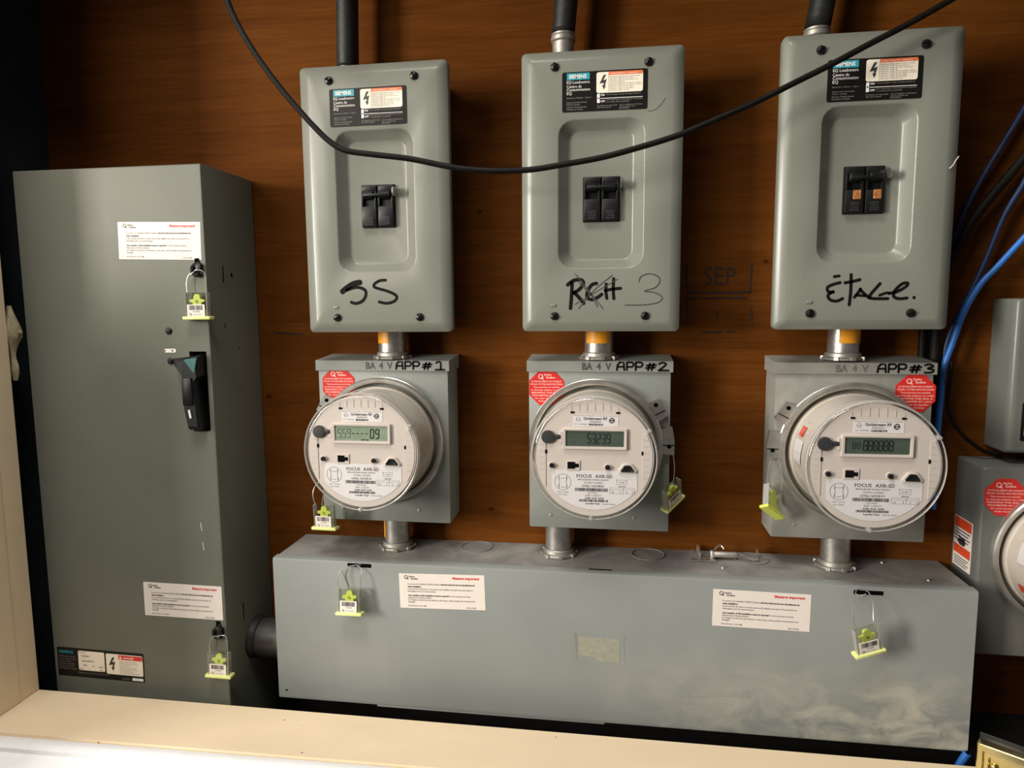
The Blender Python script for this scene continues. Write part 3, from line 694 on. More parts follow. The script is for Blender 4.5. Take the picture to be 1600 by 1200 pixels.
    on(MB().stroke([(.0215, .0528), (.0252, .0528), (.0218, .0493), (.0256, .0493)], .0011, Y - .0008, False), 'logo_stroke', 'meter_label')
    # lower nameplate
    pts = [(-.0555, -.0172), (-.0555, -.0425)] + [(.0700 * math.cos(math.radians(a)), .0700 * math.sin(math.radians(a))) for a in range(217, 324, 6)] + [(.0570, -.0415), (.0570, -.0172)]
    on(MB().poly(pts, Y, Y - .0005), 'nameplate', 'meter_label')
    p = MB(); g = MB(); YP = Y - .0007
    p.text('FOCUS', -.0225, -.0262, .0062, YP, bold=.01, width=.0200); p.text('AXR-SD', .0020, -.0262, .0062, YP, bold=.01, width=.0225)
    g.text('FM 2S CL200 240V 3W 60Hz TA30 Kh7.2', -.0210, -.0300, .0028, YP, bold=.01, width=.0405); g.text('HYDRO-QUEBEC', -.0120, -.0340, .0030, YP, width=.0250)
    p.text('G9SJ-' + serial, -.0155, -.0390, .0044, YP, width=.0290)
    barcode(p, -.0245, .0195, -.0448, -.0404, YP, serial + 'x', 60)
    g.text('10010000', -.0080, -.0477, .0024, YP, width=.013); g.text('SAP 1143271', -.0105, -.0515, .0034, YP, width=.0205)
    p.text('628 625 620', -.0115, -.0552, .0032, YP, bold=.02, width=.0250); barcode(p, -.0195, .0195, -.0590, -.0560, YP, serial + 'y', 44)
    p.text('Landis+Gyr', -.0105, -.0625, .0034, YP, bold=.015, width=.0195); g.text('MADE IN CANADA', .0120, -.0625, .0022, YP, width=.017)
    p.ring2d(-.0408, -.0330, .0110, .0106, YP, 40)
    for s in (-1, 1):
        p.stroke([(-.0408 + s * .0052, -.0255), (-.0408 + s * .0052, -.0300)], .0008, YP, False); p.stroke([(-.0408 + s * .0052, -.0365), (-.0408 + s * .0052, -.0410)], .0008, YP, False)
        p.stroke([(-.0408 + s * .0052, -.0300), (-.0408 + s * .0040, -.0333), (-.0408 + s * .0056, -.0350), (-.0408 + s * .0052, -.0365)], .0004, YP, False)
    p.stroke([(-.0445, -.0275), (-.0408, -.0285), (-.0370, -.0275)], .0004, YP, False); p.stroke([(-.0435, -.0400), (-.0380, -.0400)], .0005, YP, False)
    g.text('LINE / LIGNE', -.0490, -.0475, .0022, YP, width=.016); g.text('LOAD / CHARGE', -.0475, -.0510, .0022, YP, width=.013)
    for x0, x1, z0, z1 in ((.0215, .0390, -.0468, -.0390), (.0390, .0535, -.0468, -.0390)):
        for q in ([(x0, z0), (x1, z0)], [(x0, z1), (x1, z1)], [(x0, z0), (x0, z1)], [(x1, z0), (x1, z1)], [(x0, z1 - .0026), (x1, z1 - .0026)]): g.stroke(q, .0003, YP, False)
    p.text('15', .0240, -.0462, .0036, YP); p.text('T', .0345, -.0462, .0036, YP); p.text('5', .0430, -.0462, .0036, YP); p.text('T', .0500, -.0462, .0036, YP)
    q = [(.0300, -.0275), (.0320, -.0285), (.0370, -.0280), (.0420, -.0285), (.0440, -.0275), (.0430, -.0310), (.0440, -.0345), (.0370, -.0335), (.0300, -.0345), (.0310, -.0310)]
    g.stroke(q + [q[0]], .0004, YP, False); g.text('AE-0887', .0330, -.0320, .0022, YP, width=.008); g.text('MEASURE', .0330, -.0378, .0022, YP, bold=.02, width=.009)
    on(p, 'nameplate_print', 'ink'); on(g, 'nameplate_fine_print', 'ink_grey')
    # buttons and ports
    for xx, zz in ((.0183, -.0112), (-.0553, -.0102)):
        on(MB().lathe([(.0046, Y), (.0042, Y - .0016), (.0036, Y - .0016)], xx, zz, 20), 'button_collar', 'meter_cream')
        on(MB().lathe([(.0032, Y), (.0032, Y - .0045), (.0026, Y - .0052)], xx, zz, 16), 'button', 'black')
    on(MB().rbox(-.0270, -.0100, .0185, .0135, Y, Y - .0014, .0008, .0003, 2), 'port_frame', 'meter_cream')
    on(MB().poly([(-.0345, -.0145), (-.0245, -.0145), (-.0245, -.0125), (-.0195, -.0125), (-.0195, -.0075), (-.0245, -.0075), (-.0245, -.0052), (-.0345, -.0052)], Y, Y - .0018), 'port_opening', 'slot')
    sh = lambda k, dx=0: [(.0440 + dx + k * a, -.0128 + k * b) for a, b in ((-.0095, -.0050), (.0095, -.0050), (.0105, -.0025), (.0050, .0052), (.0030, .0060), (-.0030, .0060), (-.0050, .0052), (-.0105, -.0025))]
    on(MB().loops([[(a, Y, b) for a, b in sh(1.22)], [(a, Y - .0028, b) for a, b in sh(1.12)], [(a, Y - .0032, b) for a, b in sh(1.02)]]), 'receptacle_rim', 'meter_cream')
    on(MB().loops([[(a, Y - .002, b) for a, b in sh(.86)], [(a, Y - .0042, b) for a, b in sh(.82)], [(a, Y - .0048, b) for a, b in sh(.68)], [(a, Y - .0036, b) for a, b in sh(.5)]]), 'receptacle', 'black')
    h = on(MB().lathe([(.0088, Y), (.0088, Y - .0030), (.0080, Y - .0042), (.0030, Y - .0046)], -.0605, .0280, 28), 'demand_knob', 'hub')
    on(MB().bevbox(-.0560, -.0430, Y, Y - .0032, .0255, .0312, .0005), 'knob_arm', 'hub')
    on(MB().rbox(-.0430, .0282, .0040, .0150, Y, Y - .0030, .0012, .0004, 2), 'knob_stop', 'meter_cream')
    return root
def side_label(root, a0, a1, y0, y1, m, name, R=.0808):
    mb = MB(); n = 6; A = [math.radians(a0 + (a1 - a0) * k / n) for k in range(n + 1)]
    vs = [(R * math.cos(a), y, R * math.sin(a)) for y in (y0, y1) for a in A]
    mb.add(vs, [(k, k + 1, n + 1 + k + 1, n + 1 + k) for k in range(n)])
    return mb.build(name, M_[m], root)
RY = -.0720
meters = []
for i in range(3):
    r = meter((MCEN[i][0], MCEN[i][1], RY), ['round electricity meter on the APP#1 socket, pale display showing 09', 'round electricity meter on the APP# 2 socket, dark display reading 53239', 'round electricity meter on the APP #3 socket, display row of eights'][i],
              ('1652814', '1652806', '1652810')[i], ('lcd_glare', 'lcd_dark', 'lcd_dark')[i], 'abc'[i], i)
    meters.append(r)
s = side_label(meters[2], 150, 160, -.022, -.040, 'orange_red', 'orange_side_label')
s = side_label(meters[2], 163, 185, -.018, -.052, 'meter_label', 'white_side_label')

# ------------------------------------------------------------------ metal conduit nipples
def nipple(name, x, y, z0, z1, label, tape, group, r=.0208, base=True, ang=(200, 275)):
    root = thing('conduit_nipple', (x, y, z0), label, 'conduit', group)
    h = z1 - z0
    MB().lathe([(r, .0), (r, h)], n=40, axis='z').build('pipe', M_['steel'], root)
    MB().lathe([(r + .0005, .0), (.0268, .0002), (.0272, .002), (.0262, .0035), (r + .003, .0045), (r + .0025, .009), (r + .001, .0105)], n=40, axis='z', cap0=False, cap1=False).build('bushing', M_['steel_dull'], root)
    n = 10
    vs = []
    nut = MB()
    for k in range(8):
        a = 2 * PI * k / 8 + .2
        nut.box(-.003, .003, -.002, .002, 0, .0045)
        vs = nut.v[-8:]; Mx = Matrix.Translation((math.cos(a) * .0268, math.sin(a) * .0268, .0)) @ Matrix.Rotation(a + PI / 2, 4, 'Z')
        nut.v[-8:] = [tuple(Mx @ Vector(p)) for p in vs]
    nut.build('locknut', M_['steel_dull'], root)
    if tape:
        mb = MB(); t0, t1 = tape; A = [math.radians(ang[0] + (ang[1] - ang[0]) * k / 10) for k in range(11)]
        L = []
        vs = [((r + .0006) * math.cos(a), (r + .0006) * math.sin(a), t) for t in (t0, t1) for a in A]
        mb.add(vs, [(k, k + 1, 12 + k, 11 + k) for k in range(10)]); mb.build('tape', M_['tape'], root)['label'] = 'orange tape'
    return root
for i, (x, an) in enumerate(((-.3143, (188, 272)), (-.0006, (214, 318)), (.3369, (238, 345)))):
    nipple('n', x, -.040, .1335, LC[i][1] - .1765, ('steel conduit nipple with orange tape between the SS panel and its meter socket', 'steel conduit nipple with orange tape between the middle panel and its meter socket', 'steel conduit nipple with orange tape between the Étage panel and its meter socket')[i], (.0235, .050), 'upper conduit nipples', ang=an)
for i, (x, an) in enumerate(((-.3147, (180, 225)), (-.0598, None), (.3386, None))):
    nipple('n', x, -.040, -.1644, -.117, ('steel conduit nipple below the APP#1 socket, sliver of orange tape', 'steel conduit nipple on the trough below the middle meter', 'dusty steel conduit nipple on the trough below the meter nearest the blue cable')[i], (.018, .0445) if an else None, 'lower conduit nipples', r=.0198, ang=an or (0, 1))

# ------------------------------------------------------------------ wiring trough
TX0, TX1, TZ0, TZ1, TD = -.4877, .4949, -.3883, -.1644, .1135
troot = thing('wiring_trough', (0, 0, TZ0), 'long grey wiring trough under the three meters', 'wiring trough')
TH = TZ1 - TZ0
MB().bevbox(TX0 + .001, TX1 - .001, 0, -TD + .003, 0, TH - .0006, .001).build('body', M_['trough_body'], troot)
cv = MB()
prof = [(-TD + .016, TH + .0002), (-TD + .004, TH + .0002), (-TD + .0012, TH - .0008), (-TD, TH - .0035), (-TD, .002), (-TD + .001, 0), (-TD + .0045, 0), (-TD + .0045, TH - .004), (-TD + .016, TH - .002)]
cv.loops([[(TX0, y, z) for y, z in prof], [(TX1, y, z) for y, z in prof]])
cv.build('front_cover', M_['trough_cover'], troot)
zt = lambda z: z - TZ0
MB().bevbox(-.33, .012, -TD + .005, -TD + .0012, -.003, .0010, .0003).build('bottom_lip', M_['trough_cover'], troot)
notice_sticker(troot, -.2252, zt(-.2036), -TD, 1.42)
notice_sticker(troot, .2235, zt(-.2056), -TD, -.62)
for x0, x1, z in ((-.3689, -.3322, -.1698), (.3414, .3785, -.173)):
    MB().box(x0, x1, -TD - .0004, -TD + .002, zt(z) - .0028, zt(z) + .0028).build('seal_slot', M_['slot'], troot)
MB().box(-.012, .021, -.1015, -.0985, TH - .001, TH + .0006).build('top_slot', M_['slot'], troot)
for x in (-.1903, .0747, .2250):
    MB().lathe([(.0245, TH - .001), (.0252, TH + .0004), (.0242, TH + .0006), (.0236, TH - .0002)], x, n=48, axis='z', cy=-.0275, cap0=False, cap1=False).build('knockout', M_['trough_body'], troot)
MB().flat([(-.0250, zt(-.2590)), (.0325, zt(-.2600)), (.0325, zt(-.2955)), (-.0005, zt(-.2955)), (-.0005, zt(-.2900)), (-.0250, zt(-.2870))], -TD - .0002).build('glue_residue', M_['residue'], troot)['label'] = 'yellowed patch left by an old label'
for x in (-.0305, .0375):
    MB().stroke([(x, zt(-.2560)), (x + .001, zt(-.2930))], .0028, -TD - .0003, False).build('residue_edge', M_['grey_dirty'] if x < 0 else M_['trough_cover'], troot)
MB().lathe([(.0016, -TD + .001), (.0016, -TD - .0004), (.0006, -TD - .0006)], -.475, zt(-.3754), 10).build('screw', M_['screw'], troot)
for x, y in ((.4475, -.081), (.1785, -.07), (.41, -.02)):
    MB().lathe([(.0026, TH - .0005), (.0022, TH + .0012), (.0008, TH + .0018)], x, n=10, axis='z', cy=y).build('rivet', M_['steel_dull'], troot)

# loose hardware on the trough
br = thing('metal_bracket', (.155, -.035, TZ1), 'flat angled metal bracket lying on the trough', 'bracket')
pl = [(-.014, .030), (-.006, .031), (.004, .001), (.016, .000), (.016, -.016), (-.018, -.014), (-.018, -.008), (.004, -.008), (-.002, -.003)]
MB().loops([[(x, y, .0006) for x, y in pl], [(x, y, .0024) for x, y in pl]]).build('plate', M_['steel'], br)
MB().box(-.006, -.0035, -.004, .030, .0006, .010).build('flange', M_['steel_dull'], br)
bo = thing('bolt', (.1690, -.036, TZ1), 'steel bolt lying across the bracket on the trough', 'bolt')
MB().lathe([(.0040, 0), (.0046, .001), (.0046, .0325), (.0040, .034)], n=16, axis='x', cz=.0075, cy=0).build('shank', M_['steel_dull'], bo)
MB().lathe([(.0062, -.004), (.0068, -.003), (.0068, 0), (.0055, .0002)], n=6, axis='x', cz=.0075, cy=0).build('head', M_['steel'], bo)
MB().tube([(.002, .004, .012), (.008, .010, .016), (.013, .012, .017), (.017, .008, .013)], .0012, 8).build('wire_loop', M_['steel'], bo)
sc = thing('screw', (.2045, -.037, TZ1), 'thin bent screw pointing right on the trough top', 'screw')
MB().tube([(0, .002, .0095), (.012, 0, .0055), (.022, -.002, .0028), (.026, -.002, .0038)], .0016, 8).build('shank', M_['steel'], sc)
MB().lathe([(.0022, .026), (.0034, .0268), (.0030, .0285)], n=10, axis='x', cz=.0042, cy=-.002).build('head', M_['steel'], sc)
cl = thing('metal_clip', (.2365, -.026, TZ1), 'small upright metal sliver at the right of the loose screw', 'clip')
MB().add([(0, 0, 0), (.0012, 0, 0), (.0012, .014, 0), (0, .014, 0), (-.003, .002, .013), (-.0018, .002, .013), (-.0018, .012, .012), (-.003, .012, .012)], [(0, 1, 2, 3), (4, 7, 6, 5), (0, 4, 5, 1), (1, 5, 6, 2), (2, 6, 7, 3), (3, 7, 4, 0)]).build('strip', M_['steel'], cl)
MB().box(-.004, .0012, .001, .013, 0, .001).build('foot', M_['steel_dull'], cl)

# ------------------------------------------------------------------ main disconnect
DX0, DX1, DZ0, DZ1, DD = -.8503, -.5526, -.47, .4132, .1408
droot = thing('disconnect_switch', ((DX0 + DX1) / 2, 0, DZ0), 'tall grey-green disconnect switch cabinet with black handle', 'switch cabinet')
ox, oz = (DX0 + DX1) / 2, DZ0
HW = (DX1 - DX0) / 2; HH = DZ1 - DZ0
MB().bevbox(-HW + .0005, HW - .0005, 0, -DD + .012, 0, HH - .0005, .0015).build('body', M_['grey_disc'], droot)
# front cover with a notch for the handle on its right edge
hx0, hz0, hz1 = -.5863 - ox, .0330 - oz, .1500 - oz
hx1 = -.5595 - ox
ce = .0028
cov = MB()
def covring(ins, y):
    W = HW - ins
    return [(-W, y, 0), (W, y, 0), (W, y, HH - ins), (-W, y, HH - ins)]
# slab pieces around the notch, chamfered outside edge by a thin frame
cov.loops([covring(0, -.003), covring(0, -DD + ce), covring(ce * .3, -DD + ce * .3)], cap0=False, cap1=False)
W = HW - ce * .3; zt_ = HH - ce * .3; Yc = -DD + ce * .3; Yf = -DD
o4 = [(-W, Yc, 0), (W, Yc, 0), (W, Yc, zt_), (-W, Yc, zt_)]; W2 = HW - ce
f = [(-W2, Yf, 0), (W2, Yf, 0), (W2, Yf, HH - ce), (-W2, Yf, HH - ce)]
cov.loops([o4, f], cap0=False, cap1=False)
xs = [-W2, hx0, hx1, W2]; zs = [0, hz0, hz1, HH - ce]
for a in range(3):
    for b in range(3):
        if (a, b) != (1, 1): cov.add([(xs[a], Yf, zs[b]), (xs[a + 1], Yf, zs[b]), (xs[a + 1], Yf, zs[b + 1]), (xs[a], Yf, zs[b + 1])], [(0, 1, 2, 3)])
hole = [(hx0, hz0), (hx1, hz0), (hx1, hz1), (hx0, hz1)]
for k in range(4):
    (a, b), (c, d) = hole[k], hole[(k + 1) % 4]
    cov.add([(a, Yf, b), (c, Yf, d), (c, Yf + .011, d), (a, Yf + .011, b)], [(0, 1, 2, 3)])
co = cov.build('front_cover', M_['grey_disc'], droot, 40)
me = co.data; bm = bmesh.new(); bm.from_mesh(me); bmesh.ops.remove_doubles(bm, verts=bm.verts[:], dist=1e-5); bmesh.ops.recalc_face_normals(bm, faces=bm.faces[:]); bm.to_mesh(me); bm.free(); me.set_sharp_from_angle(angle=.6)
hd = MB().box(hx0 + .0003, hx1 - .0003, Yf + .0085, Yf + .0105, hz0 + .0003, hz1 - .0003).build('handle_well', M_['slot'], droot)
X = lambda v: v - ox
Z = lambda v: v - oz
hp = [(X(-.6045), Z(.1405)), (X(-.5860), Z(.1425)), (X(-.5625), Z(.1455)), (X(-.5625), Z(.1160)), (X(-.5695), Z(.1100)), (X(-.5690), Z(.0800)), (X(-.5655), Z(.0370)), (X(-.5850), Z(.0370)), (X(-.5905), Z(.0640)), (X(-.5925), Z(.0950)), (X(-.5915), Z(.1180)), (X(-.6045), Z(.1340))]
ins = lambda k: [(x + (X(-.578) - x) * k, z + (Z(.092) - z) * k * .4) for x, z in hp]
hn = MB().loops([[(x, Yf + .008, z) for x, z in ins(.02)], [(x, Yf - .010, z) for x, z in ins(0)], [(x, Yf - .0155, z) for x, z in ins(.14)], [(x, Yf - .017, z) for x, z in ins(.28)]]).build('handle', M_['black'], droot, 25)
MB().bevbox(X(-.5885), X(-.5735), Yf - .016, Yf - .0195, Z(.0735), Z(.1135), .001).build('grip', M_['black'], hn)
MB().poly([(X(-.5845), Z(.1395)), (X(-.5640), Z(.1425)), (X(-.5690), Z(.1195))], Yf - .015, Yf - .0178).build('handle_wedge', M_['teal_plastic'], hn)
MB().poly([(X(-.5815), Z(.0672)), (X(-.5785), Z(.0675)), (X(-.5768), Z(.0555)), (X(-.5795), Z(.0552))], Yf - .016, Yf - .0186).build('handle_mark', M_['white_ink'], hn)
for x, z in ((-.616, .1798), (-.616, .1362)):
    MB().lathe([(.0048, Yf + .001), (.0050, Yf - .0010), (.0036, Yf - .0024), (.0006, Yf - .0028)], X(x), Z(z), 18).build('button', M_['black'], droot)
wdw = MB().rbox(X(-.616), Z(.1511), .0185, .0056, Yf, Yf - .0005, .0024, .0001, 3).build('indicator_window', M_['white_ink'], droot)
MB().disc(X(-.612), Z(.1511), .0015, Yf - .0007, 10).disc(X(-.6238), Z(.1511), .0012, Yf - .0007, 10).build('indicator_dot', M_['ink'], wdw)
notice_sticker(droot, X(-.6221), Z(.3081), Yf, -1.46)
notice_sticker(droot, X(-.6213), Z(-.2282), Yf, -.38)
for z in (.2690, -.2705):
    o = MB().box(X(-.5690), X(-.5618), Yf - .0006, Yf + .0005, Z(z) + .004, Z(z) + .0135).build('hasp_slot', M_['slot'], droot)
    hs = MB()
    L = []
    for k in range(13):
        a = math.radians(60 + 250 * k / 12); cx_, cz_ = X(-.5645), Z(z) - .003
        L.append((cx_ + .0065 * math.cos(a), Yf - .004, cz_ + .0075 * math.sin(a)))
    hs.tube([(X(-.5645), Yf + .002, Z(z) + .008)] + L, .0030, 8, False); hs.build('hasp', M_['black'], droot)
    MB().bevbox(X(-.5645), X(-.5560), Yf - .001, Yf - .0075, Z(z) - .006, Z(z) + .005, .0006).build('hasp_tab', M_['black'], droot)
# nameplate
npW, npH = .1494, .0469
npl = MB().rbox(0, 0, npW, npH, 0, -.0005, .0015, .0001, 2).build('nameplate', M_['lab_black'], droot); npl.location = (X(-.7687), Yf, Z(-.3400)); npl.rotation_euler = (0, math.radians(.84), 0)
npl['label'] = 'black nameplate with teal lettering and a red danger strip'
fx = lambda v: (v - .5) * npW
fz = lambda v: (.5 - v) * npH
MB().text('SIEMENS', fx(.02), fz(.20), .0068, -.0007, bold=.02, width=.17 * npW).build('teal_print', M_['teal'], npl)
MB().rbox((fx(.24) + fx(.555)) / 2, (fz(.07) + fz(.76)) / 2, .305 * npW, .68 * npH, -.0003, -.0007, .002, .0001, 2).build('rating_panel', M_['label_cream'], npl)
MB().rbox((fx(.565) + fx(.99)) / 2, (fz(.09) + fz(.80)) / 2, .42 * npW, .71 * npH, -.0003, -.0007, .002, .0001, 2).build('danger_panel', M_['label_cream'], npl)
MB().rect(fx(.712), fx(.985), fz(.265), fz(.11), -.0009).build('red_strip', M_['red_ink'], npl)
MB().rect(fx(.86), fx(.985), fz(.965), fz(.87), -.0007).build('code_strip', M_['white_ink'], npl)
k = MB().flat(bolt_shape(fx(.635), fz(.44), .0225), -.0009)
for s_, x_, z_, wd, sz in (('CAT. NO.', .255, .15, .08, .003), ('HNF363', .285, .28, .085, .0042), ('100A 600VAC', .285, .45, .14, .0042), ('100', .30, .60, .04, .0042), ('3P', .41, .61, .02, .0034), ('60HZ', .48, .62, .05, .0034), ('ENCL', .255, .73, .045, .003), ('TYPE 1', .48, .74, .06, .0032)):
    k.text(s_, fx(x_), fz(z_), sz, -.0009, width=wd * npW)
for i, wd in enumerate((.20, .22, .12, .2, .21, .16, .23)): k.text('Hazardous voltage inside enclosure', fx(.72), fz(.35 + i * .065), .0022, -.0009, width=wd * npW)
k.build('black_print', M_['ink'], npl)
k = MB().text('DANGER', fx(.77), fz(.225), .0042, -.0011, bold=.02, width=.12 * npW).flat([(fx(.72), fz(.24)), (fx(.755), fz(.24)), (fx(.7375), fz(.13))], -.0011)
k.build('strip_print', M_['label_cream'], npl)
k = MB()
for i, s_ in enumerate(('Enclosed Switch', 'Interrupteur sous', 'boîtier Type 1', 'Siemens Canada', 'Made in Canada', 'Fabriqué au Canada')): k.text(s_, fx(.02), fz(.33 + i * .085), .0032, -.0007, width=(.19, .2, .15, .18, .17, .2)[i] * npW)
k.build('grey_print', M_['grey_ink'], npl); k = MB()
k.text('Replacement covers see catalogue', fx(.24), fz(.86), .0028, -.0007, width=.35 * npW); k.build('footer_print', M_['grey_ink'], npl)
MB().text('A5E01', fx(.74), fz(.955), .0036, -.0007, width=.1 * npW).build('code_print', M_['grey_ink'], npl)
# marks on the right-hand side
for y, z, dy, dz in ((-.098, .262, .0012, .0125), (-.075, .2615, .0022, .0030), (-.100, .186, .001, .004), (-.065, .151, .0012, .0012), (-.092, -.262, .0012, .0135), (-.06, .09, .001, .001)):
    MB().box(HW - .0006, HW + .0002, y - dy, y + dy, Z(z) - dz, Z(z) + dz).build('side_slot', M_['slot'], droot)
for x, z in ((-.5845, -.105), (-.583, -.135)):
    MB().stroke([(X(x), Z(z)), (X(x) + .0012, Z(z) - .012)], .0010, Yf - .0002, False).build('scratch', M_['white_ink'], droot)

# conduit from the disconnect to the trough
hc = thing('conduit_nipple', (DX1, -.060, -.320), 'short dark conduit between the disconnect switch and the trough', 'conduit')
MB().lathe([(.0300, .0), (.0300, TX0 - DX1)], n=40, axis='x', cz=0, cy=0).build('pipe', M_['dark_steel'], hc)
MB().lathe([(.0300, .0), (.0335, .0005), (.0335, .004), (.033, .006), (.0325, .007), (.0322, .012), (.0300, .013)], n=32, axis='x', cap0=False, cap1=False).build('bushing', M_['black_matte'], hc)

# ------------------------------------------------------------------ plastic security seals
def axes(u, v):
    X_ = Vector(u).normalized(); Z_ = Vector(v); Z_ = (Z_ - X_ * Z_.dot(X_)).normalized(); Y_ = Z_.cross(X_)
    return Matrix((X_, Y_, Z_)).transposed().to_euler()
def seal(loc, rot, label, wires, back=False, s=1.0):
    root = thing('security_seal', loc, label, 'security seal', 'clear plastic security seals', rot)
    w_, h, d = .0315, .0335, .0085
    k = MB(); k.loops([rrect(0, .002, w_, h, .0012, d / 2, 2), rrect(0, .002, w_, h, .0012, -d / 2, 2)]); k.build('housing', M_['clear_seal'], root)
    for e in (-1, 1): MB().box(e * w_ / 2 - .0005, e * w_ / 2 + .0005, -d / 2, d / 2, -h / 2 + .002, h / 2 + .002).build('housing_edge', M_['rim'], root)
    k = MB().bevbox(-.0205, .0205, .0068, -.0068, -.0195, -.0150, .0008); k.build('base', M_['lime'] if back else M_['lime_pale'], root)
    b = [(-.0130, -.0150), (.0130, -.0150), (.0125, -.0085), (.0065, .0010), (.0065, .0045), (.0110, .0055), (.0110, .0085), (.0050, .0095), (.0045, .0140), (.0020, .0165), (-.0020, .0165), (-.0045, .0140), (-.0050, .0095), (-.0110, .0085), (-.0110, .0055), (-.0065, .0045), (-.0065, .0010), (-.0125, -.0085)]
    MB().poly(b, .0020, -.0020).build('insert', M_['lime'], root)
    MB().rbox(-.0005, -.0065, .0265, .0165, -d / 2, -d / 2 - .0004, .0006, .0001, 2).build('barcode_label', M_['paper'], root)
    k = MB(); Y = -d / 2 - .0006
    barcode(k, -.0105, .0105, -.0060, .0005, Y, label, 22); k.text('5173597', -.0050, -.0092, .0028, Y, width=.0105); q_logo(k, -.0088, -.0118, .0017, Y); k.text('Hydro-Québec', -.0050, -.0130, .0020, Y, width=.014)
    q_logo(k, 0, .0062, .0019, -.0023)
    k.build('seal_print', M_['ink'], root)
    Mi = inv(root); k = MB()
    for pth in wires: k.tube(pth, .00062, 6).xf
    k.xf(Mi); k.build('wire', M_['wire'], root)
    return root
yd = -.1485
seal((-.5635, yd, .2155), (0, 0, .03), 'clear seal with barcode hanging from the upper hasp of the disconnect switch', [[(-.578, yd, .231), (-.579, yd, .246), (-.576, yd + .001, .258), (-.568, yd, .262), (-.562, yd - .002, .2655), (-.554, yd - .001, .2645), (-.5495, yd, .258), (-.549, yd, .240), (-.5495, yd, .200)]])
seal((-.5625, yd, -.3205), (0, .02, .02), 'clear seal with barcode hanging from the lower hasp of the disconnect switch', [[(-.577, yd, -.305), (-.577, yd, -.290), (-.572, yd, -.279), (-.562, yd - .002, -.2755), (-.551, yd, -.2755), (-.548, yd, -.288), (-.549, yd, -.330)]])
ys = -.1285
seal((-.3612, ys, -.2195), (-.12, -.03, -.06), 'clear barcode seal hanging from the left slot of the trough', [
    [(-.3765, ys, -.204), (-.3790, ys, -.188), (-.3760, ys + .003, -.1755), (-.366, ys + .008, -.1700), (-.350, -.1145, -.1685), (-.3440, -.1105, -.1715)], [(-.3630, -.1105, -.1690), (-.352, -.1155, -.1700), (-.3455, -.1185, -.1750), (-.3445, ys + .002, -.188), (-.3455, ys, -.230)], [(-.3640, -.1115, -.1705), (-.356, -.1160, -.1725), (-.3490, -.1165, -.1700)], [(-.3765, -.1215, -.1730), (-.3745, -.1155, -.185), (-.3690, -.1145, -.203)]])
ys = -.1480
seal((.3490, ys, -.2235), axes((36, 7, 9), (-7, -7, 46)), 'clear barcode seal, tilted, hanging from the right slot of the trough', [
    [(.3335, ys, -.205), (.3300, ys, -.190), (.3325, ys + .006, -.176), (.3410, -.125, -.1655), (.3480, -.1105, -.1715)], [(.3555, -.1110, -.1725), (.3580, -.120, -.170), (.3575, ys + .010, -.178), (.3555, ys, -.195), (.3590, ys, -.206)], [(.3430, -.1105, -.1740), (.3480, -.1165, -.1770), (.3560, -.1165, -.1740)]])
ym = -.0980
seal((-.4085, ym, -.1020), (0, -.03, -.12), 'clear seal with lime insert hanging at the left of the APP#1 meter', [[(-.4230, ym, -.085), (-.4262, ym, -.068), (-.4235, ym + .006, -.0555), (-.4140, ym + .020, -.0450)], [(-.4100, ym + .025, -.0400), (-.4120, ym + .012, -.062), (-.4140, ym + .002, -.086)]])
seal((.1045, -.0800, -.0560), axes((21, 20, 15), (-5, -24, 39)), 'clear seal tilted sideways hanging from the ring clasp of the APP# 2 meter', [[(.1065, -.0775, -.036), (.1075, -.0750, -.020), (.1065, -.0720, -.006), (.1045, -.0715, .004)]])
seal((.2405, -.0820, -.0600), axes((-27, -20, 23), (7, 31, 35)), 'clear seal with bright lime insert hanging from the ring clasp of the APP #3 meter', [[(.2330, -.078, -.040), (.2345, -.076, -.022), (.2375, -.073, -.006)], [(.2530, -.077, -.046), (.2535, -.076, -.025), (.2480, -.073, -.004)]], True)

# ------------------------------------------------------------------ cables
def cable(name, pts, r, m, label, group=None):
    base = Vector(pts[0]); root = MB().tube([Vector(p) - base for p in pts], r, 12).build(name, M_[m]); root.location = base
    return tag(root, label, 'cable', group)
main = [(-0.4828, -0.195, 0.6491), (-0.4756, -0.195, 0.6241), (-0.4683, -0.195, 0.6005), (-0.461, -0.1944, 0.581), (-0.4458, -0.1932, 0.5517), (-0.4264, -0.1917, 0.5214), (-0.4027, -0.19, 0.4893), (-0.3836, -0.1886, 0.4666), (-0.3627, -0.187, 0.4431), (-0.3425, -0.1855, 0.4235), (-0.322, -0.1841, 0.4118), (-0.2887, -0.1817, 0.4062), (-0.2391, -0.1782, 0.3994), (-0.1899, -0.1746, 0.3887), (-0.1572, -0.1723, 0.384), (-0.1246, -0.1699, 0.3817), (-0.0841, -0.1669, 0.3824), (-0.0439, -0.164, 0.3877), (0.004, -0.1604, 0.3952), (0.0512, -0.1569, 0.4065), (0.098, -0.1533, 0.4199), (0.1441, -0.1498, 0.4378), (0.1896, -0.1462, 0.4562), (0.2345, -0.1427, 0.4774), (0.2788, -0.1392, 0.4983), (0.3225, -0.1356, 0.5205), (0.3657, -0.1321, 0.5417), (0.4144, -0.13, 0.568), (0.4479, -0.13, 0.5862), (0.4872, -0.13, 0.6099)]
cable('black_cable', main, .0037, 'cable', 'thin black cable sagging across the front of the breaker panels')
cable('blue_cable', [(.59, -.035, .332), (.5617, -.03, .2958), (.5328, -.03, .2600), (.5107, -.03, .2329), (.4929, -.03, .1959), (.4831, -.028, .1566), (.4735, -.028, .1212), (.4720, -.028, .085), (.4715, -.026, .03), (.4715, -.026, -.08)], .0042, 'blue', 'bright blue cable running down beside the APP #3 socket')
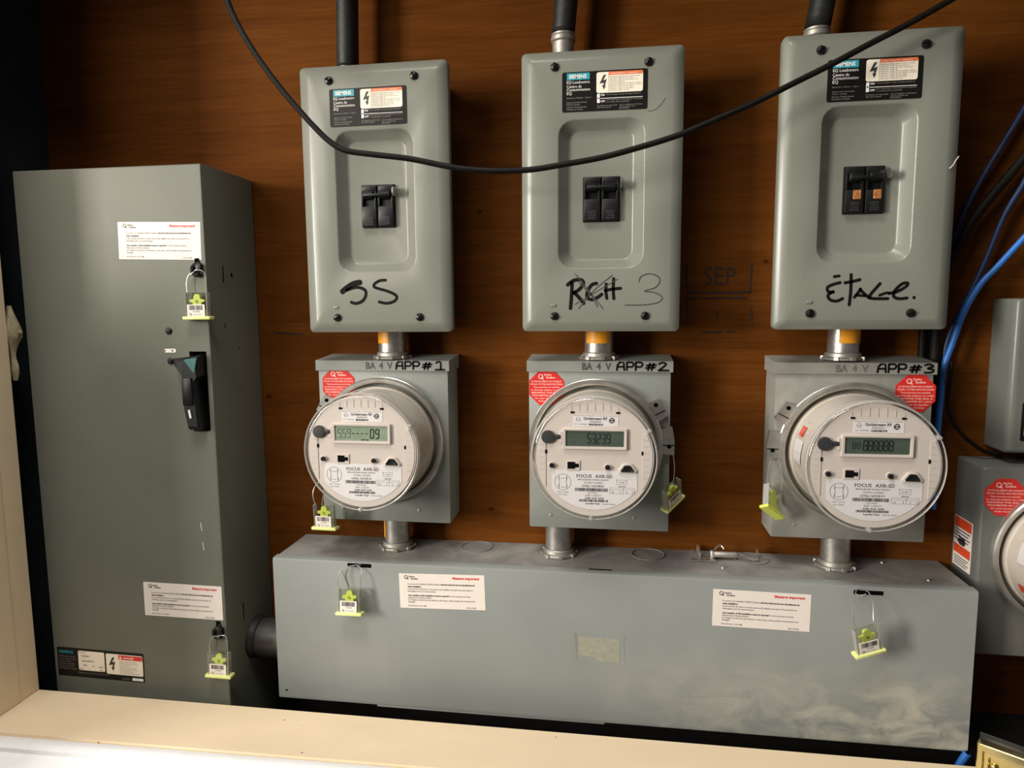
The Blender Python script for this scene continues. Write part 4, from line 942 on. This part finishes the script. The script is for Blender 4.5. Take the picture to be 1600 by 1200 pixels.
cable('dark_blue_cable', [(.575, -.02, .405), (.562, -.02, .3699), (.5413, -.02, .3286), (.5247, -.02, .2779), (.511, -.02, .2393), (.4934, -.018, .1958), (.4810, -.014, .1516), (.4785, -.010, .10), (.4790, -.008, .0)], .0036, 'blue_dark', 'dark blue cable just left of the bright blue one')
cable('dark_blue_cable', [(.575, -.015, .50), (.5581, -.015, .4663), (.5374, -.015, .4260), (.5199, -.013, .3916), (.5025, -.010, .3516), (.489, -.006, .3092), (.474, -.0042, .25), (.462, -.0040, .18), (.4590, -.0040, .06)], .0036, 'blue_dark', 'thin dark blue cable highest at the right edge of the plywood')
cable('brown_cable', [(.585, -.022, .436), (.5598, -.022, .4033), (.5419, -.022, .3790), (.5238, -.021, .3544), (.502, -.02, .3212), (.4877, -.019, .2915), (.4735, -.018, .2572), (.4675, -.016, .2000), (.4660, -.016, .15), (.4660, -.016, .05)], .0062, 'brown_cable', 'thick dark brown cable coming down from the right edge')
cable('black_cable', [(.4520, -.010, .30), (.4515, -.010, .20), (.4515, -.010, .13), (.452, -.010, .02)], .0055, 'cable', 'black vertical cable behind the APP #3 socket hood')
cable('power_cable', [(.4805, -.034, .130), (.4800, -.034, .1068), (.4812, -.028, .0798), (.4894, -.020, .0527), (.5032, -.020, .0301), (.5207, -.020, .0141), (.5379, -.020, .0026), (.56, -.02, -.003)], .0026, 'cable', 'thin black cord curving right below the blue cable')
stub = thing('blue_cable_stub', (.4895, -.115, -.412), 'cut end of a blue tube poking up behind the sill', 'cable')
MB().tube([(-.010, 0, -.012), (-.004, 0, .006), (.004, -.001, .0235)], .0050, 14).build('tube', M_['blue'], stub)
MB().lathe([(.0030, 0), (.0030, .0004)], n=12, axis='z').xf(Matrix.Translation((.0042, -.0012, .0240)) @ Matrix.Rotation(.42, 4, 'Y') @ Matrix.Rotation(.5, 4, 'X')).build('bore', M_['slot'], stub)

# ------------------------------------------------------------------ second bay at the right
rp = thing('breaker_panel', (.545, 0, .0075), 'grey breaker panel cut by the right edge, above the red-stickered socket', 'breaker panel')
W, H, D = .215, .2085, .0560
L = [rrect(W / 2, H / 2, W, H, .004, 0, 3), rrect(W / 2, H / 2, W, H, .004, -D + .010, 3), rrect(W / 2, H / 2, W - .0015, H - .0015, .004, -D + .0055, 3), rrect(W / 2, H / 2, W - .005, H - .004, .004, -D + .002, 3), rrect(W / 2, H / 2, W - .011, H - .009, .003, -D + .0004, 3), rrect(W / 2, H / 2, W - .016, H - .012, .003, -D, 3)]
MB().loops(L).build('box', M_['grey_half_shade'], rp, 60)
o = MB().rbox(.062, .044, .092, .052, -D, -D - .0006, .002, .0001, 2).build('rating_label', M_['lab_black'], rp)
MB().rect(.020, .052, .026, .040, -D - .0008).build('label_panel', M_['label_cream'], o)

sx, sz = .512, -.2720; sD = .0705
rs = thing('meter_socket', (sx, 0, sz), 'unmarked grey meter socket at the right edge with an orange warning label on its side', 'meter socket', 'meter sockets in a row')
MB().loops([rrect(.1015, .132, .203, .264, .003, 0, 2), rrect(.1015, .132, .203, .264, .003, -sD + .006, 2), rrect(.1015, .132, .2, .262, .003, -sD + .0018, 2), rrect(.1015, .132, .195, .260, .003, -sD, 2)]).build('box', M_['grey_shade'], rs, 60)
rcx, rcz = .6215 - sx, -.1265 - sz
MB().lathe([(.088, -.062), (.0945, -.0625), (.0962, -.066), (.0962, -.0695), (.0945, -.0705), (.0945, -.0740), (.0958, -.0750), (.0958, -.0800), (.0940, -.0825), (.0905, -.0825), (.0880, -.0800), (.0880, -.064)], rcx, rcz, 96, cap0=False, cap1=False).build('sealing_ring', M_['ring'], rs)
octagon_sticker(rs, .5335 - sx + .007, -.0485 - sz, -sD - .0001)
wl = MB().box(-.0005, 0, -.0535, -.0045, .1075, .1795).build('warning_label', M_['paper'], rs); wl['label'] = 'white warning label with orange-red bands'
wl2 = MB(); xw = -.0008
for z0, z1 in ((.1645, .1785), (.1265, .1390)): MB().add([(xw, -.0520, z0), (xw, -.0060, z0), (xw, -.0060, z1), (xw, -.0520, z1)], [(0, 1, 2, 3)]).build('orange_band', M_['orange_red'], wl)
wk = MB()
for i in range(4): wk.add([(xw, -.049 + .004 * (i % 2), .1615 - i * .0045), (xw, -.008, .1615 - i * .0045), (xw, -.008, .1600 - i * .0045), (xw, -.049 + .004 * (i % 2), .1600 - i * .0045)], [(0, 1, 2, 3)])
for i in range(4): wk.add([(xw, -.049 + .006 * (i % 2), .1225 - i * .0035), (xw, -.008, .1225 - i * .0035), (xw, -.008, .1213 - i * .0035), (xw, -.049 + .006 * (i % 2), .1213 - i * .0035)], [(0, 1, 2, 3)])
hand = [(-.030, .1435), (-.036, .1410), (-.040, .1420), (-.042, .1400), (-.034, .1395), (-.028, .1400), (-.026, .1425), (-.018, .1412), (-.022, .1450), (-.034, .1455)]
hand = [(-.022, .1405), (-.034, .1405), (-.038, .1440), (-.036, .1510), (-.030, .1525), (-.026, .1500), (-.022, .1535), (-.018, .1525), (-.021, .1480), (-.014, .1460), (-.016, .1440)]
wk.add([(xw, y, z) for y, z in hand], [tuple(range(len(hand)))])
wk.build('black_print', M_['ink'], wl)
rm = meter((.6215, -.1265, -.0780), 'white electricity meter cut off by the right edge', '1650000', 'lcd_dark', 'c', 2)
side_label(rm, 150, 158, -.030, -.062, 'orange_red', 'orange_side_label', .0810)
side_label(rm, 159, 178, -.030, -.062, 'meter_label', 'white_side_label', .0810)
side_label(rm, 200, 208, -.026, -.060, 'orange_red', 'orange_side_label', .0810)

# ------------------------------------------------------------------ brass latch box and foam
bl = thing('brass_latch', (.467, -.189, SZ), 'polished brass latch plate standing on the sill at bottom right', 'latch', None, (0, 0, -.62))
MB().loops([rrect(.045, .022, .090, .050, .001, .012, 2), rrect(.045, .022, .090, .050, .001, .001, 2), rrect(.045, .022, .088, .048, .001, 0, 2), rrect(.045, .021, .078, .036, .001, 0, 2), rrect(.045, .021, .074, .032, .001, .003, 2), rrect(.045, .020, .066, .024, .001, .003, 2), rrect(.045, .020, .062, .020, .001, .007, 2)]).build('plate', M_['brass'], bl)
MB().bevbox(.0005, .0895, .0135, .0125, .012, .0555, .0003).build('backing', M_['black'], bl)
MB().lathe([(.004, .006), (.0045, .002), (.003, .0008)], .018, .018, 14).build('screw', M_['brass'], bl)
fo = MB(); rnd = random.Random(3)
L = []
for k in range(15):
    t = k / 14; z = .218 - t * .11; rr = (.003 + .0135 * math.exp(-((t - .35) / .2) ** 2) + .005 * math.exp(-((t - .85) / .12) ** 2))
    L.append([(OX - .002 + rr * (1 + rnd.uniform(-.18, .18)) * math.cos(a), YO + .008 + rr * .6 * math.sin(a), z + rnd.uniform(-.001, .001)) for a in (2 * PI * i / 14 for i in range(14))])
f0 = Vector((OX, YO + .008, .108))
fo.loops([[Vector(p) - f0 for p in l] for l in L]); foo = fo.build('foam_blob', M_['foam']); foo.location = f0
tag(foo, 'lump of yellow expanding foam squeezed out behind the cream jamb', 'foam')
